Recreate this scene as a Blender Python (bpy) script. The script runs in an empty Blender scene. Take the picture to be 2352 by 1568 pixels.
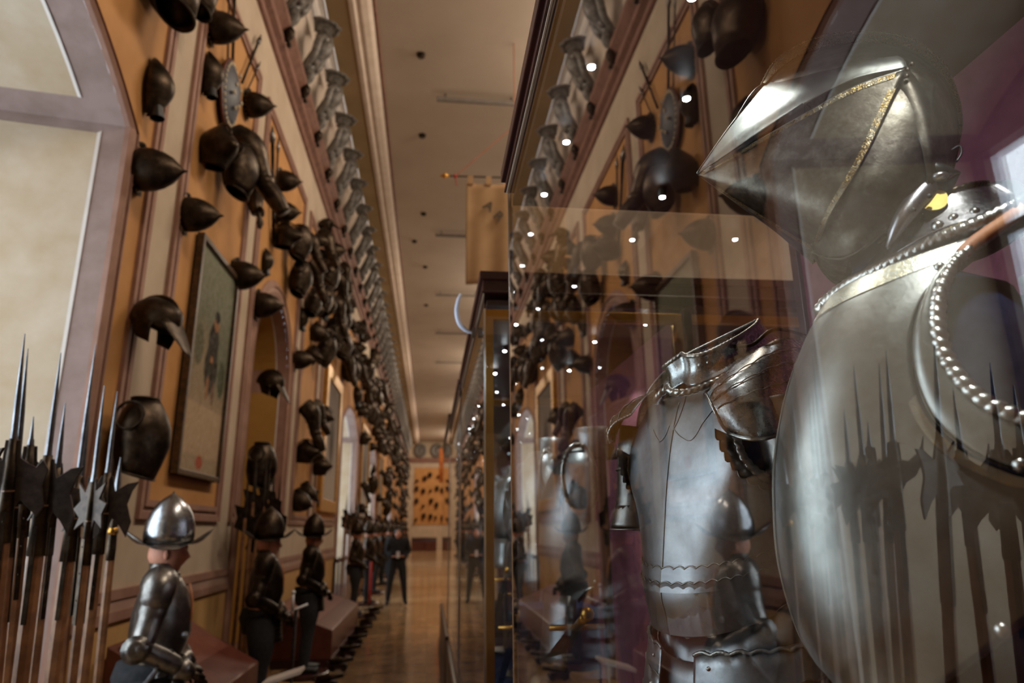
import bpy, bmesh, math, random
import numpy as np
from mathutils import Vector, Matrix
random.seed(7)
PI=math.pi
HC=1.6                       # camera height; every coordinate below is relative to the lens height
C=bpy.context.scene.collection
# ---------------------------------------------------------------- camera model
F=1568.; CX,CY=1176.,784.
def _setup(vp=(985,1215),xv=1105):
    d=np.array([vp[0]-CX,-(vp[1]-CY),-F]); d/=np.linalg.norm(d)
    a=(xv-CX)/F; b=(-(a*d[0])+d[2])/d[1]
    U=np.array([a,b,-1.]); U/=np.linalg.norm(U)
    if U[1]<0: U=-U
    return np.stack([np.cross(d,U),d,U])
R=_setup()
def ray(x,y): return R@np.array([x-CX,-(y-CY),-F])
def onX(x,y,v): r=ray(x,y); return r*(v/r[0])
def onY(x,y,v): r=ray(x,y); return r*(v/r[1])
def onZ(x,y,v): r=ray(x,y); return r*(v/r[2])
# ---------------------------------------------------------------- materials
MATS={}
def nt(m): return m.node_tree.nodes,m.node_tree.links
def base(name):
    m=bpy.data.materials.new(name); m.use_nodes=True
    n,l=nt(m); return m,n,l,n['Principled BSDF']
def tex(n,l,scale,detail=4,rough=.6,vec=None):
    t=n.new('ShaderNodeTexNoise'); t.inputs['Scale'].default_value=scale; t.inputs['Detail'].default_value=detail
    t.inputs['Roughness'].default_value=rough
    if vec is None:
        tc=n.new('ShaderNodeTexCoord'); vec=tc.outputs['Object']
    l.new(vec,t.inputs['Vector']); return t
def ramp(n,l,src,stops):
    r=n.new('ShaderNodeValToRGB'); e=r.color_ramp.elements
    while len(e)<len(stops): e.new(.5)
    for i,(p,c) in enumerate(stops):
        e[i].position=p; e[i].color=(*c,1)
    l.new(src,r.inputs['Fac']); return r
def bump(n,l,src,b,dist=.002,st=.4):
    q=n.new('ShaderNodeBump'); q.inputs['Distance'].default_value=dist; q.inputs['Strength'].default_value=st
    l.new(src,q.inputs['Height']); l.new(q.outputs[0],b.inputs['Normal'])
def simple(name,col,col2=None,scale=8,rough=.6,metal=0,bd=0,bs=.4,spec=.5,r2=None,lo=.35,hi=.65):
    if name in MATS: return MATS[name]
    m,n,l,b=base(name)
    b.inputs['Roughness'].default_value=rough; b.inputs['Metallic'].default_value=metal
    b.inputs['Specular IOR Level'].default_value=spec
    t=tex(n,l,scale)
    c=ramp(n,l,t.outputs['Fac'],[(lo,col),(hi,col2 or col)])
    l.new(c.outputs[0],b.inputs['Base Color'])
    if r2 is not None:
        mr=n.new('ShaderNodeMapRange'); mr.inputs[1].default_value=lo; mr.inputs[2].default_value=hi
        mr.inputs[3].default_value=rough; mr.inputs[4].default_value=r2
        l.new(t.outputs['Fac'],mr.inputs[0]); l.new(mr.outputs[0],b.inputs['Roughness'])
    if bd:
        t2=tex(n,l,scale*4); bump(n,l,t2.outputs['Fac'],b,bd,bs)
    MATS[name]=m; return m
def armour_mat(name,c1,c2,c3,r1,r2,scale=14,spots=.35):
    """worn steel: mottled tone, scratches and darker pits"""
    m,n,l,b=base(name)
    b.inputs['Metallic'].default_value=1
    t=tex(n,l,scale,6,.7); c=ramp(n,l,t.outputs['Fac'],[(.34,c1),(.5,c2),(.68,c3)])
    s=tex(n,l,scale*14,5,.75); sr=ramp(n,l,s.outputs['Fac'],[(.28,(.34,.33,.32)),(.42,(1,1,1))])
    mx=n.new('ShaderNodeMix'); mx.data_type='RGBA'; mx.blend_type='MULTIPLY'; mx.inputs[0].default_value=spots
    l.new(c.outputs[0],mx.inputs[6]); l.new(sr.outputs[0],mx.inputs[7]); l.new(mx.outputs[2],b.inputs['Base Color'])
    mr=n.new('ShaderNodeMapRange'); mr.inputs[1].default_value=.3; mr.inputs[2].default_value=.7
    mr.inputs[3].default_value=r1; mr.inputs[4].default_value=r2
    l.new(s.outputs['Fac'],mr.inputs[0]); l.new(mr.outputs[0],b.inputs['Roughness'])
    bump(n,l,t.outputs['Fac'],b,.004,.25)
    MATS[name]=m; return m
def etched_mat(name,gold,dark,scale,cover=.5,bst=.3):
    """etched and gilt scrollwork"""
    m,n,l,b=base(name)
    b.inputs['Metallic'].default_value=1; b.inputs['Roughness'].default_value=.42
    tc=n.new('ShaderNodeTexCoord')
    w=tex(n,l,scale*.35,2,.5)
    mp=n.new('ShaderNodeVectorMath'); mp.operation='SCALE'; mp.inputs['Scale'].default_value=.03
    l.new(w.outputs['Color'],mp.inputs[0])
    ad=n.new('ShaderNodeVectorMath'); ad.operation='ADD'; l.new(tc.outputs['Object'],ad.inputs[0]); l.new(mp.outputs[0],ad.inputs[1])
    v=n.new('ShaderNodeTexVoronoi'); v.feature='F1'; v.inputs['Scale'].default_value=scale
    l.new(ad.outputs[0],v.inputs['Vector'])
    wv=n.new('ShaderNodeMath'); wv.operation='SINE'
    ml=n.new('ShaderNodeMath'); ml.operation='MULTIPLY'; ml.inputs[1].default_value=24; l.new(v.outputs['Distance'],ml.inputs[0]); l.new(ml.outputs[0],wv.inputs[0])
    r=ramp(n,l,wv.outputs[0],[(.25,dark),(.75,gold)])
    # wear: gilding only survives in places
    w2=tex(n,l,scale*.25,5,.7); wr=ramp(n,l,w2.outputs['Fac'],[(.62-cover*.3,(0,0,0)),(.72-cover*.2,(1,1,1))])
    mx=n.new('ShaderNodeMix'); mx.data_type='RGBA'; l.new(wr.outputs[0],mx.inputs[0])
    mx.inputs[6].default_value=(*[ (a+c)*.5 for a,c in zip(dark,(.3,.28,.23))],1); l.new(r.outputs[0],mx.inputs[7])
    l.new(mx.outputs[2],b.inputs['Base Color'])
    bump(n,l,wv.outputs[0],b,.0006,bst)
    MATS[name]=m; return m
steel=armour_mat('polished_pale_steel',(.19,.19,.18),(.24,.24,.225),(.30,.30,.28),.34,.45,7,.15)
pauld_steel=armour_mat('bright_warm_steel',(.24,.245,.25),(.33,.34,.345),(.44,.45,.45),.22,.34,9,.2)
steel_blue=armour_mat('cool_grey_steel',(.15,.155,.165),(.22,.23,.245),(.32,.33,.345),.34,.44,8,.3)
visor_steel=armour_mat('shaded_brown_mottled_steel',(.035,.029,.023),(.075,.064,.052),(.16,.145,.12),.38,.52,24,.55)  # same steel, darkened in colour for dark reflections; the mottling is its own
gorget_steel=armour_mat('speckled_steel',(.26,.25,.27),(.38,.36,.37),(.52,.50,.50),.26,.42,16)
dark_steel=armour_mat('dark_russet_steel',(.022,.016,.012),(.042,.030,.021),(.085,.062,.042),.34,.5,14,.4)
grey_steel=armour_mat('mid_grey_steel',(.10,.095,.09),(.17,.16,.15),(.26,.24,.225),.26,.42,12)
bright_iron=armour_mat('bright_blade_iron',(.09,.09,.10),(.15,.155,.17),(.24,.25,.27),.3,.42,12)
rope_steel=armour_mat('roped_edge_steel',(.30,.29,.27),(.40,.39,.37),(.50,.48,.44),.26,.36,30)
gilt=etched_mat('etched_gilt_scrolls',(.33,.21,.07),(.06,.05,.035),170,.8)
gilt_worn=etched_mat('worn_gilt_scrolls',(.50,.40,.20),(.42,.42,.37),110,.62,.14)
comb_etch=etched_mat('etched_comb_scrolls',(.36,.28,.17),(.10,.085,.065),150,1)
wood=simple('halberd_oak',(.13,.055,.022),(.26,.12,.05),14,.5,bd=.002)
mahog=simple('dark_mahogany',(.020,.006,.006),(.045,.012,.010),6,.28)
redwood=simple('red_brown_wood',(.085,.020,.013),(.13,.034,.020),6,.35)
cream=simple('cream_wall_paint',(.46,.36,.26),(.55,.44,.33),2.2,.8,bd=.002,bs=.2)
jambc=simple('pale_jamb_plaster',(.50,.38,.25),(.62,.52,.40),2.6,.85,bd=.002,bs=.2)
jambm=simple('mauve_jamb_paint',(.27,.19,.165),(.36,.26,.24),5,.8)
ochre=simple('ochre_wall_paint',(.44,.205,.060),(.54,.265,.085),2.2,.75,bd=.002,bs=.2)
ochre_dk=simple('deep_ochre_plaster',(.34,.17,.03),(.40,.21,.045),3,.8)
mauve=simple('mauve_moulding_paint',(.26,.135,.095),(.34,.19,.14),6,.7)
mauve_l=simple('pale_mauve_moulding_paint',(.36,.22,.17),(.42,.27,.21),6,.7)
brown=simple('brown_cornice_paint',(.17,.075,.05),(.25,.12,.085),8,.6)
palem=simple('pale_ridge_and_highlight_paint',(.72,.66,.62),(.80,.74,.70),5,.8)
ceilm=simple('ceiling_paint',(.46,.385,.31),(.52,.44,.36),.8,.85)
olive=simple('olive_ceiling_paint',(.34,.24,.12),(.42,.30,.165),.8,.85)
whit=simple('pale_plaster',(.58,.47,.38),(.66,.55,.46),5,.8)
grey_pl=simple('grey_stucco',(.06,.052,.046),(.19,.17,.15),16,.42,bd=.004)
purple=simple('magenta_case_cloth',(.13,.030,.055),(.165,.042,.070),30,.9,bd=.0006)
navy=simple('navy_felt',(.012,.016,.045),(.022,.028,.065),60,1,spec=.1)
brass=simple('brass_case_frame',(.38,.20,.045),(.50,.28,.07),5,.30,metal=1)
chrome=simple('edge_metal',(.75,.75,.75),(.85,.85,.85),5,.2,metal=1)
black=simple('black_sealant',(.006,.006,.007),(.01,.01,.012),5,.4)
glassedge=simple('green_glass_edge',(.02,.05,.06),(.05,.10,.12),5,.1)
skin=simple('painted_mannequin_skin',(.48,.20,.12),(.58,.26,.17),10,.6)
cloth_d=simple('black_breeches_cloth',(.008,.009,.012),(.02,.02,.024),30,.9)
leather=simple('tan_leather',(.42,.16,.07),(.55,.24,.11),40,.55)
gold_tag=simple('brass_disc',(.85,.62,.14),(.95,.74,.24),30,.45,metal=.4)
bannerc=simple('fawn_banner_cloth',(.30,.18,.085),(.36,.22,.11),3,.9)
inkm=simple('dark_lettering_paint',(.05,.03,.015),(.07,.045,.02),10,.8)
ropec=simple('red_brown_cord',(.28,.10,.06),(.36,.15,.09),30,.9)
redp=simple('red_cloth',(.28,.015,.012),(.4,.03,.02),10,.8)
whitep=simple('white_enamel',(.62,.62,.66),(.72,.72,.76),5,.4)
shieldb=simple('slate_blue_shield_paint',(.035,.04,.055),(.06,.065,.085),20,.5)
boss=simple('cream_shield_beads',(.48,.38,.24),(.6,.5,.34),20,.5)
goldf=simple('gilded_frame',(.50,.26,.05),(.66,.38,.09),15,.35,metal=.7)
def glass_mat():
    m,n,l,b=base('clear_case_glass'); n.remove(b); out=n['Material Output']
    tr=n.new('ShaderNodeBsdfTransparent'); tr.inputs[0].default_value=(.97,.985,.98,1)
    gl=n.new('ShaderNodeBsdfGlossy'); gl.inputs['Roughness'].default_value=0.0; gl.inputs[0].default_value=(1,1,1,1)
    ge=n.new('ShaderNodeNewGeometry'); dp=n.new('ShaderNodeVectorMath'); dp.operation='DOT_PRODUCT'; l.new(ge.outputs['Incoming'],dp.inputs[0]); l.new(ge.outputs['Normal'],dp.inputs[1])
    def mt(op,a,b=None):
        q=n.new('ShaderNodeMath'); q.operation=op
        for k,x in enumerate((a,b)):
            if x is None: continue
            if isinstance(x,(int,float)): q.inputs[k].default_value=x
            else: l.new(x,q.inputs[k])
        return q
    ab=mt('ABSOLUTE',dp.outputs['Value']); om=mt('SUBTRACT',1.0,ab.outputs[0]); pw=mt('POWER',om.outputs[0],5.0); fr=mt('MULTIPLY_ADD',pw.outputs[0],.93); fr.inputs[2].default_value=.07
    # both faces of a thin pane reflect: R = 2F/(1+F)
    a=n.new('ShaderNodeMath'); a.operation='MULTIPLY'; a.inputs[1].default_value=2; l.new(fr.outputs[0],a.inputs[0])
    p=n.new('ShaderNodeMath'); p.operation='ADD'; p.inputs[1].default_value=1; l.new(fr.outputs[0],p.inputs[0])
    q=n.new('ShaderNodeMath'); q.operation='DIVIDE'; l.new(a.outputs[0],q.inputs[0]); l.new(p.outputs[0],q.inputs[1])
    mx=n.new('ShaderNodeMixShader'); l.new(q.outputs[0],mx.inputs[0]); l.new(tr.outputs[0],mx.inputs[1]); l.new(gl.outputs[0],mx.inputs[2])
    l.new(mx.outputs[0],out.inputs['Surface']); return m
glass=glass_mat()
def emit_mat(name,col,st):
    m,n,l,b=base(name); n.remove(b); e=n.new('ShaderNodeEmission'); e.inputs[0].default_value=(*col,1); e.inputs[1].default_value=st
    l.new(e.outputs[0],n['Material Output'].inputs['Surface']); return m
led=emit_mat('lit_spot_lens',(.92,.97,1),60)
def floor_mat():
    m,n,l,b=base('polished_marble_tiles')
    tc=n.new('ShaderNodeTexCoord')
    br=n.new('ShaderNodeTexBrick'); br.offset=0; br.inputs['Scale'].default_value=1
    br.inputs['Brick Width'].default_value=.62; br.inputs['Row Height'].default_value=.62; br.inputs['Mortar Size'].default_value=.004
    br.inputs['Color1'].default_value=(.46,.31,.17,1); br.inputs['Color2'].default_value=(.33,.21,.11,1); br.inputs['Mortar'].default_value=(.10,.06,.03,1)
    l.new(tc.outputs['Object'],br.inputs['Vector'])
    t=tex(n,l,3.5,6,.7); c=ramp(n,l,t.outputs['Fac'],[(.3,(.55,.55,.55)),(.7,(1.5,1.4,1.3))])
    mx=n.new('ShaderNodeMix'); mx.data_type='RGBA'; mx.blend_type='MULTIPLY'; mx.inputs[0].default_value=1
    l.new(br.outputs[0],mx.inputs[6]); l.new(c.outputs[0],mx.inputs[7]); l.new(mx.outputs[2],b.inputs['Base Color'])
    b.inputs['Roughness'].default_value=.13; return m
floorm=floor_mat()
def vcol_mat(name,rough=.35):
    m,n,l,b=base(name); a=n.new('ShaderNodeVertexColor'); a.layer_name='Col'
    b.inputs['Specular IOR Level'].default_value=.12; t=tex(n,l,40,4); mx=n.new('ShaderNodeMix'); mx.data_type='RGBA'; mx.blend_type='OVERLAY'; mx.inputs[0].default_value=.3
    l.new(a.outputs[0],mx.inputs[6]); l.new(t.outputs['Fac'],mx.inputs[7]); l.new(mx.outputs[2],b.inputs['Base Color'])
    b.inputs['Roughness'].default_value=rough; return m
# ---------------------------------------------------------------- mesh helpers
def V(p): return np.array(p,float)
def unit(v):
    v=V(v); k=np.linalg.norm(v); return v/k if k>1e-9 else v
def frame_from(axis,hint=(0,0,1)):
    a=unit(axis); h=V(hint)
    if abs(np.dot(a,h))>.95: h=V((1,0,0))
    x=unit(np.cross(h,a)); y=np.cross(a,x); return x,y,a
def cr(P,t):
    """Catmull-Rom through list P at parameter t in 0..1"""
    P=np.asarray(P,float); n=len(P)-1
    if n==1: return P[0]*(1-t)+P[1]*t
    s=min(max(t*n,0),n-1e-9); i=int(s); u=s-i
    p1,p2=P[i],P[i+1]; p0=P[i-1] if i>0 else 2*p1-p2; p3=P[i+2] if i+2<=n else 2*p2-p1
    return .5*((2*p1)+(-p0+p2)*u+(2*p0-5*p1+4*p2-p3)*u*u+(-p0+3*p1-3*p2+p3)*u**3)
def crs(P,m): return [cr(P,i/(m-1)) for i in range(m)]
class MB:
    def __init__(s): s.v=[];s.f=[];s.m=[]
    def add(s,v,f,mi=0):
        o=len(s.v); s.v+= [tuple(float(c) for c in p) for p in v]; s.f+=[tuple(i+o for i in q) for q in f]; s.m+=[mi]*len(f); return s
    def box(s,a,b,mi=0):
        x0,y0,z0=[min(p,q) for p,q in zip(a,b)]; x1,y1,z1=[max(p,q) for p,q in zip(a,b)]
        v=[(x0,y0,z0),(x1,y0,z0),(x1,y1,z0),(x0,y1,z0),(x0,y0,z1),(x1,y0,z1),(x1,y1,z1),(x0,y1,z1)]
        return s.add(v,[(0,3,2,1),(4,5,6,7),(0,1,5,4),(1,2,6,5),(2,3,7,6),(3,0,4,7)],mi)
    def obox(s,c,ax,ay,az,mi=0):
        c=V(c);ax=V(ax);ay=V(ay);az=V(az); v=[c+i*ax+j*ay+k*az for k in(-1,1) for j in(-1,1) for i in(-1,1)]
        return s.add(v,[(0,2,3,1),(4,5,7,6),(0,1,5,4),(2,6,7,3),(0,4,6,2),(1,3,7,5)],mi)
    def grid(s,G,mi=0,closeu=False,closev=False,flip=False):
        n=len(G);m=len(G[0]); v=[p for r in G for p in r]; f=[]
        for i in range(n if closeu else n-1):
            for j in range(m if closev else m-1):
                a=i*m+j;b=i*m+(j+1)%m;c=((i+1)%n)*m+(j+1)%m;d=((i+1)%n)*m+j
                f.append((a,d,c,b) if flip else (a,b,c,d))
        return s.add(v,f,mi)
    def lathe(s,prof,o=(0,0,0),axis=(0,0,1),seg=24,sx=1,sy=1,mi=0,hint=(0,0,1),caps=True):
        x,y,a=frame_from(axis,hint); o=V(o); G=[]
        for h,r in prof:
            G.append([o+a*h+x*(r*sx*math.cos(2*PI*k/seg))+y*(r*sy*math.sin(2*PI*k/seg)) for k in range(seg)])
        s.grid(G,mi,closev=True,flip=False)
        if caps:
            for g,fl in ((G[0],True),(G[-1],False)):
                idx=list(range(seg)); s.add(g,[tuple(idx[::-1] if fl else idx)],mi)
        return s
    def tube(s,P,r,seg=8,mi=0,caps=True,sub=0,close=False,mod=None):
        P=[V(p) for p in P]
        if sub: P=crs(P,sub); 
        if not hasattr(r,'__len__'): r=[r]*len(P)
        if len(r)!=len(P): r=[float(cr([[q] for q in r],i/(len(P)-1))[0]) for i in range(len(P))]
        G=[];px=None;L=0
        for i,p in enumerate(P):
            if close: t=P[(i+1)%len(P)]-P[i-1]
            else: t=P[min(i+1,len(P)-1)]-P[max(i-1,0)]
            t=unit(t)
            if px is None: px,_,_=frame_from(t)
            px=unit(px-t*np.dot(px,t)); py=np.cross(t,px)
            if i: L+=np.linalg.norm(P[i]-P[i-1])
            row=[]
            for k in range(seg):
                a=2*PI*k/seg; rr=r[i]*(mod(a,L) if mod else 1)
                row.append(p+px*rr*math.cos(a)+py*rr*math.sin(a))
            G.append(row)
        s.grid(G,mi,closev=True,closeu=close)
        if caps and not close:
            idx=list(range(seg)); s.add(G[0],[tuple(idx[::-1])],mi); s.add(G[-1],[tuple(idx)],mi)
        return s
    def rope(s,P,r,pitch,n=None,close=False,mi=0,strands=2,amp=.30):
        L=sum(np.linalg.norm(V(P[i+1])-V(P[i])) for i in range(len(P)-1)); n=n or max(20,int(L/pitch*7*1))
        Q=crs(P,n) if not close else P
        return s.tube(Q,r,10,mi,close=close,mod=lambda a,L:1.08-amp+amp*abs(math.cos((a*strands/2.+L/pitch*PI))))
    def ball(s,c,r,seg=12,sc=(1,1,1),mi=0):
        c=V(c);G=[]
        for i in range(seg//2+1):
            t=PI*i/(seg//2); G.append([c+V((r*sc[0]*math.sin(t)*math.cos(2*PI*k/seg),r*sc[1]*math.sin(t)*math.sin(2*PI*k/seg),r*sc[2]*math.cos(t))) for k in range(seg)])
        return s.grid(G,mi,closev=True)
    def prism(s,poly,o,ux,uy,th,mi=0):
        """flat plate: 2-D outline in the ux/uy plane, thickness th along the normal"""
        o=V(o);ux=V(ux);uy=V(uy);n=unit(np.cross(ux,uy))*th/2; k=len(poly)
        a=[o+ux*p+uy*q-n for p,q in poly]; b=[o+ux*p+uy*q+n for p,q in poly]
        s.add(a+b,[tuple(range(k))[::-1],tuple(range(k,2*k))]+[(i,(i+1)%k,(i+1)%k+k,i+k) for i in range(k)],mi); return s
    def obj(s,name,mats,parent=None,org=(0,0,0),smooth=False,solid=0,bevel=0,auto=None,split=False):
        if split:
            par=list(range(len(s.v)))
            def fd(i):
                while par[i]!=i: par[i]=par[par[i]]; i=par[i]
                return i
            for q in s.f:
                a=fd(q[0])
                for k in q[1:]: par[fd(k)]=a
            gr={}
            for q,mm in zip(s.f,s.m): gr.setdefault(fd(q[0]),[]).append((q,mm))
            if len(gr)>1:
                out=None
                for g in gr.values():
                    ids=sorted({k for q,_ in g for k in q}); mp={k:i for i,k in enumerate(ids)}
                    t=MB(); t.v=[s.v[k] for k in ids]; t.f=[tuple(mp[k] for k in q) for q,_ in g]; t.m=[mm for _,mm in g]
                    out=t.obj(name,mats,parent,org,smooth,solid,bevel,auto)
                return out
        me=bpy.data.meshes.new(name); o=V(org)
        off=V((0,0,HC)) if parent is None else V((0,0,0))
        me.from_pydata([tuple(V(p)-o) for p in s.v],[],s.f)
        mats=mats if isinstance(mats,(list,tuple)) else [mats]
        for m in mats: me.materials.append(m)
        me.polygons.foreach_set('material_index',s.m)
        bm=bmesh.new(); bm.from_mesh(me); bmesh.ops.remove_doubles(bm,verts=bm.verts,dist=1e-6); bmesh.ops.recalc_face_normals(bm,faces=bm.faces); bm.to_mesh(me); bm.free()
        me.polygons.foreach_set('use_smooth',[smooth]*len(me.polygons))
        if smooth and auto: me.set_sharp_from_angle(angle=math.radians(auto))
        me.update()
        ob=bpy.data.objects.new(name,me); C.objects.link(ob)
        ob.location=tuple(o+off)
        if parent is not None: ob.parent=parent; ob.location=tuple(o*0)
        if bevel:
            b=ob.modifiers.new('b','BEVEL'); b.width=bevel; b.segments=2; b.limit_method='ANGLE'
        if solid:
            q=ob.modifiers.new('s','SOLIDIFY'); q.thickness=solid; q.offset=-1
        return ob
def tag(o,label=None,cat=None,group=None,kind=None):
    if label: o['label']=label
    if cat: o['category']=cat
    if group: o['group']=group
    if kind: o['kind']=kind
    return o
def empty(name,loc,label=None,cat=None,group=None,rz=0):
    o=bpy.data.objects.new(name,None); C.objects.link(o); o.location=(loc[0],loc[1],loc[2]+HC); o.rotation_euler=(0,0,rz); o.empty_display_size=.1
    return tag(o,label,cat,group)
def struct(name,mb,mats,smooth=False,**k): return tag(mb.obj(name,mats,smooth=smooth,**k),kind='structure')
def kids(o): return [c for c in ALLC.get(o.name,[])]
def copy_tree(o,parent=None):
    c=o.copy(); C.objects.link(c)
    if parent is not None: c.parent=parent
    for ch in o.children: copy_tree(ch,c)
    return c
# ================================================================= SETTING
XL=-1.95; YE=60.; ZC=7.3; XR=5.6; YB=-5.5; ZF=-HC
# ---- arches in the left wall: (y0,y1,spring z, segmental half angle)
def seg_arch(y0,y1,zs,ang):
    h=(y1-y0)/2; yc=(y0+y1)/2; r=h/math.sin(ang); zc=zs-r*math.cos(ang)
    return lambda y: zc+math.sqrt(max(r*r-(y-yc)**2,0))
A36=math.radians(36)
arches=[(.25,4.05,2.47,A36,1.35),(7.47,9.37,1.85,PI/2*.999,.9),(15.3,18.6,2.3,A36,1.3),(22.5,25.2,2.3,A36,1.3),(33,36.3,2.3,A36,1.3)]
wins=[0,2,3,4]
ys=[YB,YE]
mb=MB(); Y=YB
for (y0,y1,zs,an,dp) in arches:
    mb.add([(XL,Y,ZF),(XL,y0,ZF),(XL,y0,ZC),(XL,Y,ZC)],[(0,1,2,3)])
    fn=seg_arch(y0,y1,zs,an); N=28
    for i in range(N):
        a=-math.cos(PI*i/N); b=-math.cos(PI*(i+1)/N); ya=(y0+y1)/2+a*(y1-y0)/2; yb=(y0+y1)/2+b*(y1-y0)/2
        mb.add([(XL,ya,fn(ya)),(XL,yb,fn(yb)),(XL,yb,ZC),(XL,ya,ZC)],[(0,1,2,3)])
    Y=y1
mb.add([(XL,Y,ZF),(XL,YE,ZF),(XL,YE,ZC),(XL,Y,ZC)],[(0,1,2,3)])
struct('wall_left',mb,cream)
trim_n=[0]
def trim(mb,mats,smooth=False):
    trim_n[0]+=1; return struct('trim_%d'%trim_n[0],mb,mats,smooth)
win_n=[0]
def niche(i,y0,y1,zs,an,dp,window):
    fn=seg_arch(y0,y1,zs,an); sp=.175*dp; xb=XL-dp
    fin=seg_arch(y0+sp,y1-sp,zs,an)
    mb=MB(); N=24; J=[]
    zb=zs-.0
    mb.add([(XL,y1,ZF),(xb,y1-sp,ZF),(xb,y1-sp,zs),(XL,y1,zs)],[(0,1,2,3)],0)
    mb.add([(XL,y0,ZF),(xb,y0+sp,ZF),(xb,y0+sp,zs),(XL,y0,zs)],[(3,2,1,0)],0)
    o=[];q=[]
    for k in range(N+1):
        a=-math.cos(PI*k/N); yo=(y0+y1)/2+a*(y1-y0)/2; yi=(y0+y1)/2+a*((y1-y0)/2-sp)
        o.append((XL,yo,fn(yo))); q.append((xb,yi,fin(yi)))
    mb.grid([o,q],0)
    m0=jambm if window else mauve
    struct('wall_niche_%d'%i if False else 'trim_%d'%(trim_n[0]+1),mb,[m0],True,auto=30); trim_n[0]+=1
    # fields on jambs and soffit
    fm=jambc if window else ochre_dk
    g=MB(); e=MB()
    u=lambda t,z,off=.004:(XL-t*dp,y1-sp*t-off,z)
    g.add([u(.105,ZF+.3),u(.97,ZF+.3),u(.97,zs-.07),u(.105,zs-.07)],[(0,1,2,3)])
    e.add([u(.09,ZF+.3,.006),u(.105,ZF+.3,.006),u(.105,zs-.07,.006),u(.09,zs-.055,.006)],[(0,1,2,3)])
    w=lambda t,z,off=.004:(XL-t*dp,y0+sp*t+off,z)
    g.add([w(.14,ZF+.3),w(.97,ZF+.3),w(.97,zs-.07),w(.14,zs-.07)],[(3,2,1,0)])
    A=[];B=[];Cc=[]
    for k in range(1,24):
        a=-math.cos(PI*(k*.9+1.2)/24); 
        if window: a=-.93+1.86*(k-1)/22
        yo=(y0+y1)/2+a*(y1-y0)/2; yi=(y0+y1)/2+a*((y1-y0)/2-sp)
        zo=fn(yo)-.006; zi=fin(yi)-.006
        P=lambda t:(XL-t*dp,yo*(1-t)+yi*t,zo*(1-t)+zi*t)
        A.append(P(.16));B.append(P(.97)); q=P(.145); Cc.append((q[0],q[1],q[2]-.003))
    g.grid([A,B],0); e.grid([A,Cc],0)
    trim(g,[fm]); trim(e,[palem])  # pale strips stand in for the highlight along the field borders
    # moulding round the arch on the wall face
    mo=MB(); 
    def off(d):
        pts=[(XL+.0,y0-d,ZF)]
        f2=seg_arch(y0-d,y1+d,zs+d*.15,an)
        for k in range(0,29):
            a=-math.cos(PI*k/28); yy=(y0+y1)/2+a*((y1-y0)/2+d); pts.append((XL,yy,f2(yy)))
        pts.append((XL,y1+d,ZF)); return pts
    R0=off(0);R1=off(.05);R2=off(.1);R3=off(.17)
    sh=lambda L,x:[(p[0]+x,p[1],p[2]) for p in L]
    mo.grid([sh(R0,.0),sh(R0,.03),sh(R1,.045)],0); mo.grid([sh(R1,.045),sh(R1,.03),sh(R2,.03)],1); mo.grid([sh(R2,.03),sh(R2,.045),sh(R3,.02),sh(R3,.0)],0)
    trim(mo,[mauve,mauve_l])
    # back: window wall
    bk=MB(); yl,yr=y0+sp,y1-sp
    if window:
        w0,w1,z0,z1=y0+sp+.06,y1-sp-.08,-.75,2.41
        bk.box((xb,yl,ZF),(xb-.1,w0,zs+1.2)); bk.box((xb,w1,ZF),(xb-.1,yr,zs+1.2)); bk.box((xb,w0,ZF),(xb-.1,w1,z0)); bk.box((xb,w0,z1),(xb-.1,w1,zs+1.2))
        trim(bk,[jambm])
        win_n[0]+=1; fr=MB(); t=.06
        fr.box((xb+.02,w0,z0),(xb-.06,w0+t,z1)); fr.box((xb+.02,w1-t,z0),(xb-.06,w1,z1)); fr.box((xb+.02,w0,z0),(xb-.06,w1,z0+t)); fr.box((xb+.02,w0,z1-t),(xb-.06,w1,z1))
        nn=max(2,round((w1-w0)/.8))
        for k in range(1,nn):
            yy=w0+(w1-w0)*k/nn; fr.box((xb+.01,yy-.035,z0),(xb-.05,yy+.035,z1))
        for zz in (.45,1.83): fr.box((xb+.01,w0,zz-.04),(xb-.05,w1,zz+.04))
        wf=MB(); ob=struct('window_%d'%win_n[0],fr,whitep)
        gp=MB(); gp.box((xb-.02,w0+t,z0+t),(xb-.024,w1-t,z1-t)); gg=gp.obj('pane',[glass],ob)
        gg.location=(0,0,0)
        L=bpy.data.lights.new('window_daylight_%d'%win_n[0],'AREA'); L.shape='RECTANGLE'; L.size=w1-w0; L.size_y=z1-z0
        L.color=(.80,.90,1.0); L.energy=(w1-w0)*(z1-z0)*WIN
        lo=bpy.data.objects.new('window_daylight_%d'%win_n[0],L); C.objects.link(lo); lo.location=(xb-.16,(w0+w1)/2,(z0+z1)/2+HC)
        lo.rotation_euler=(PI/2,0,-PI/2)      # faces +X
    else:
        bk.box((xb,yl-.05,ZF),(xb-.1,yr+.05,zs+1.2)); trim(bk,[ochre_dk])
WIN=11; HALL_FILL=205; CEIL_FILL=60; EXPO=0.0
for i,(a) in enumerate(arches): niche(i,*a,window=(i in wins))
# floor, ceiling, right, back, end walls
mb=MB(); mb.box((XL-1.6,YB,ZF),(XR,YE,ZF-.1)); struct('floor',mb,floorm)
mb=MB(); mb.box((-1.0,YB,ZC),(XR,YE,ZC+.1)); struct('ceiling',mb,ceilm)
mb=MB(); mb.box((XR,YB,ZF),(XR+.1,YE,ZC)); struct('wall_right',mb,cream)
mb=MB(); mb.box((XL-1.6,YB-.1,ZF),(XR,YB,ZC)); struct('wall_back',mb,cream)
mb=MB(); mb.box((XL-.1,YE,ZF),(XR,YE+.1,ZC)); struct('wall_end',mb,cream)
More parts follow.
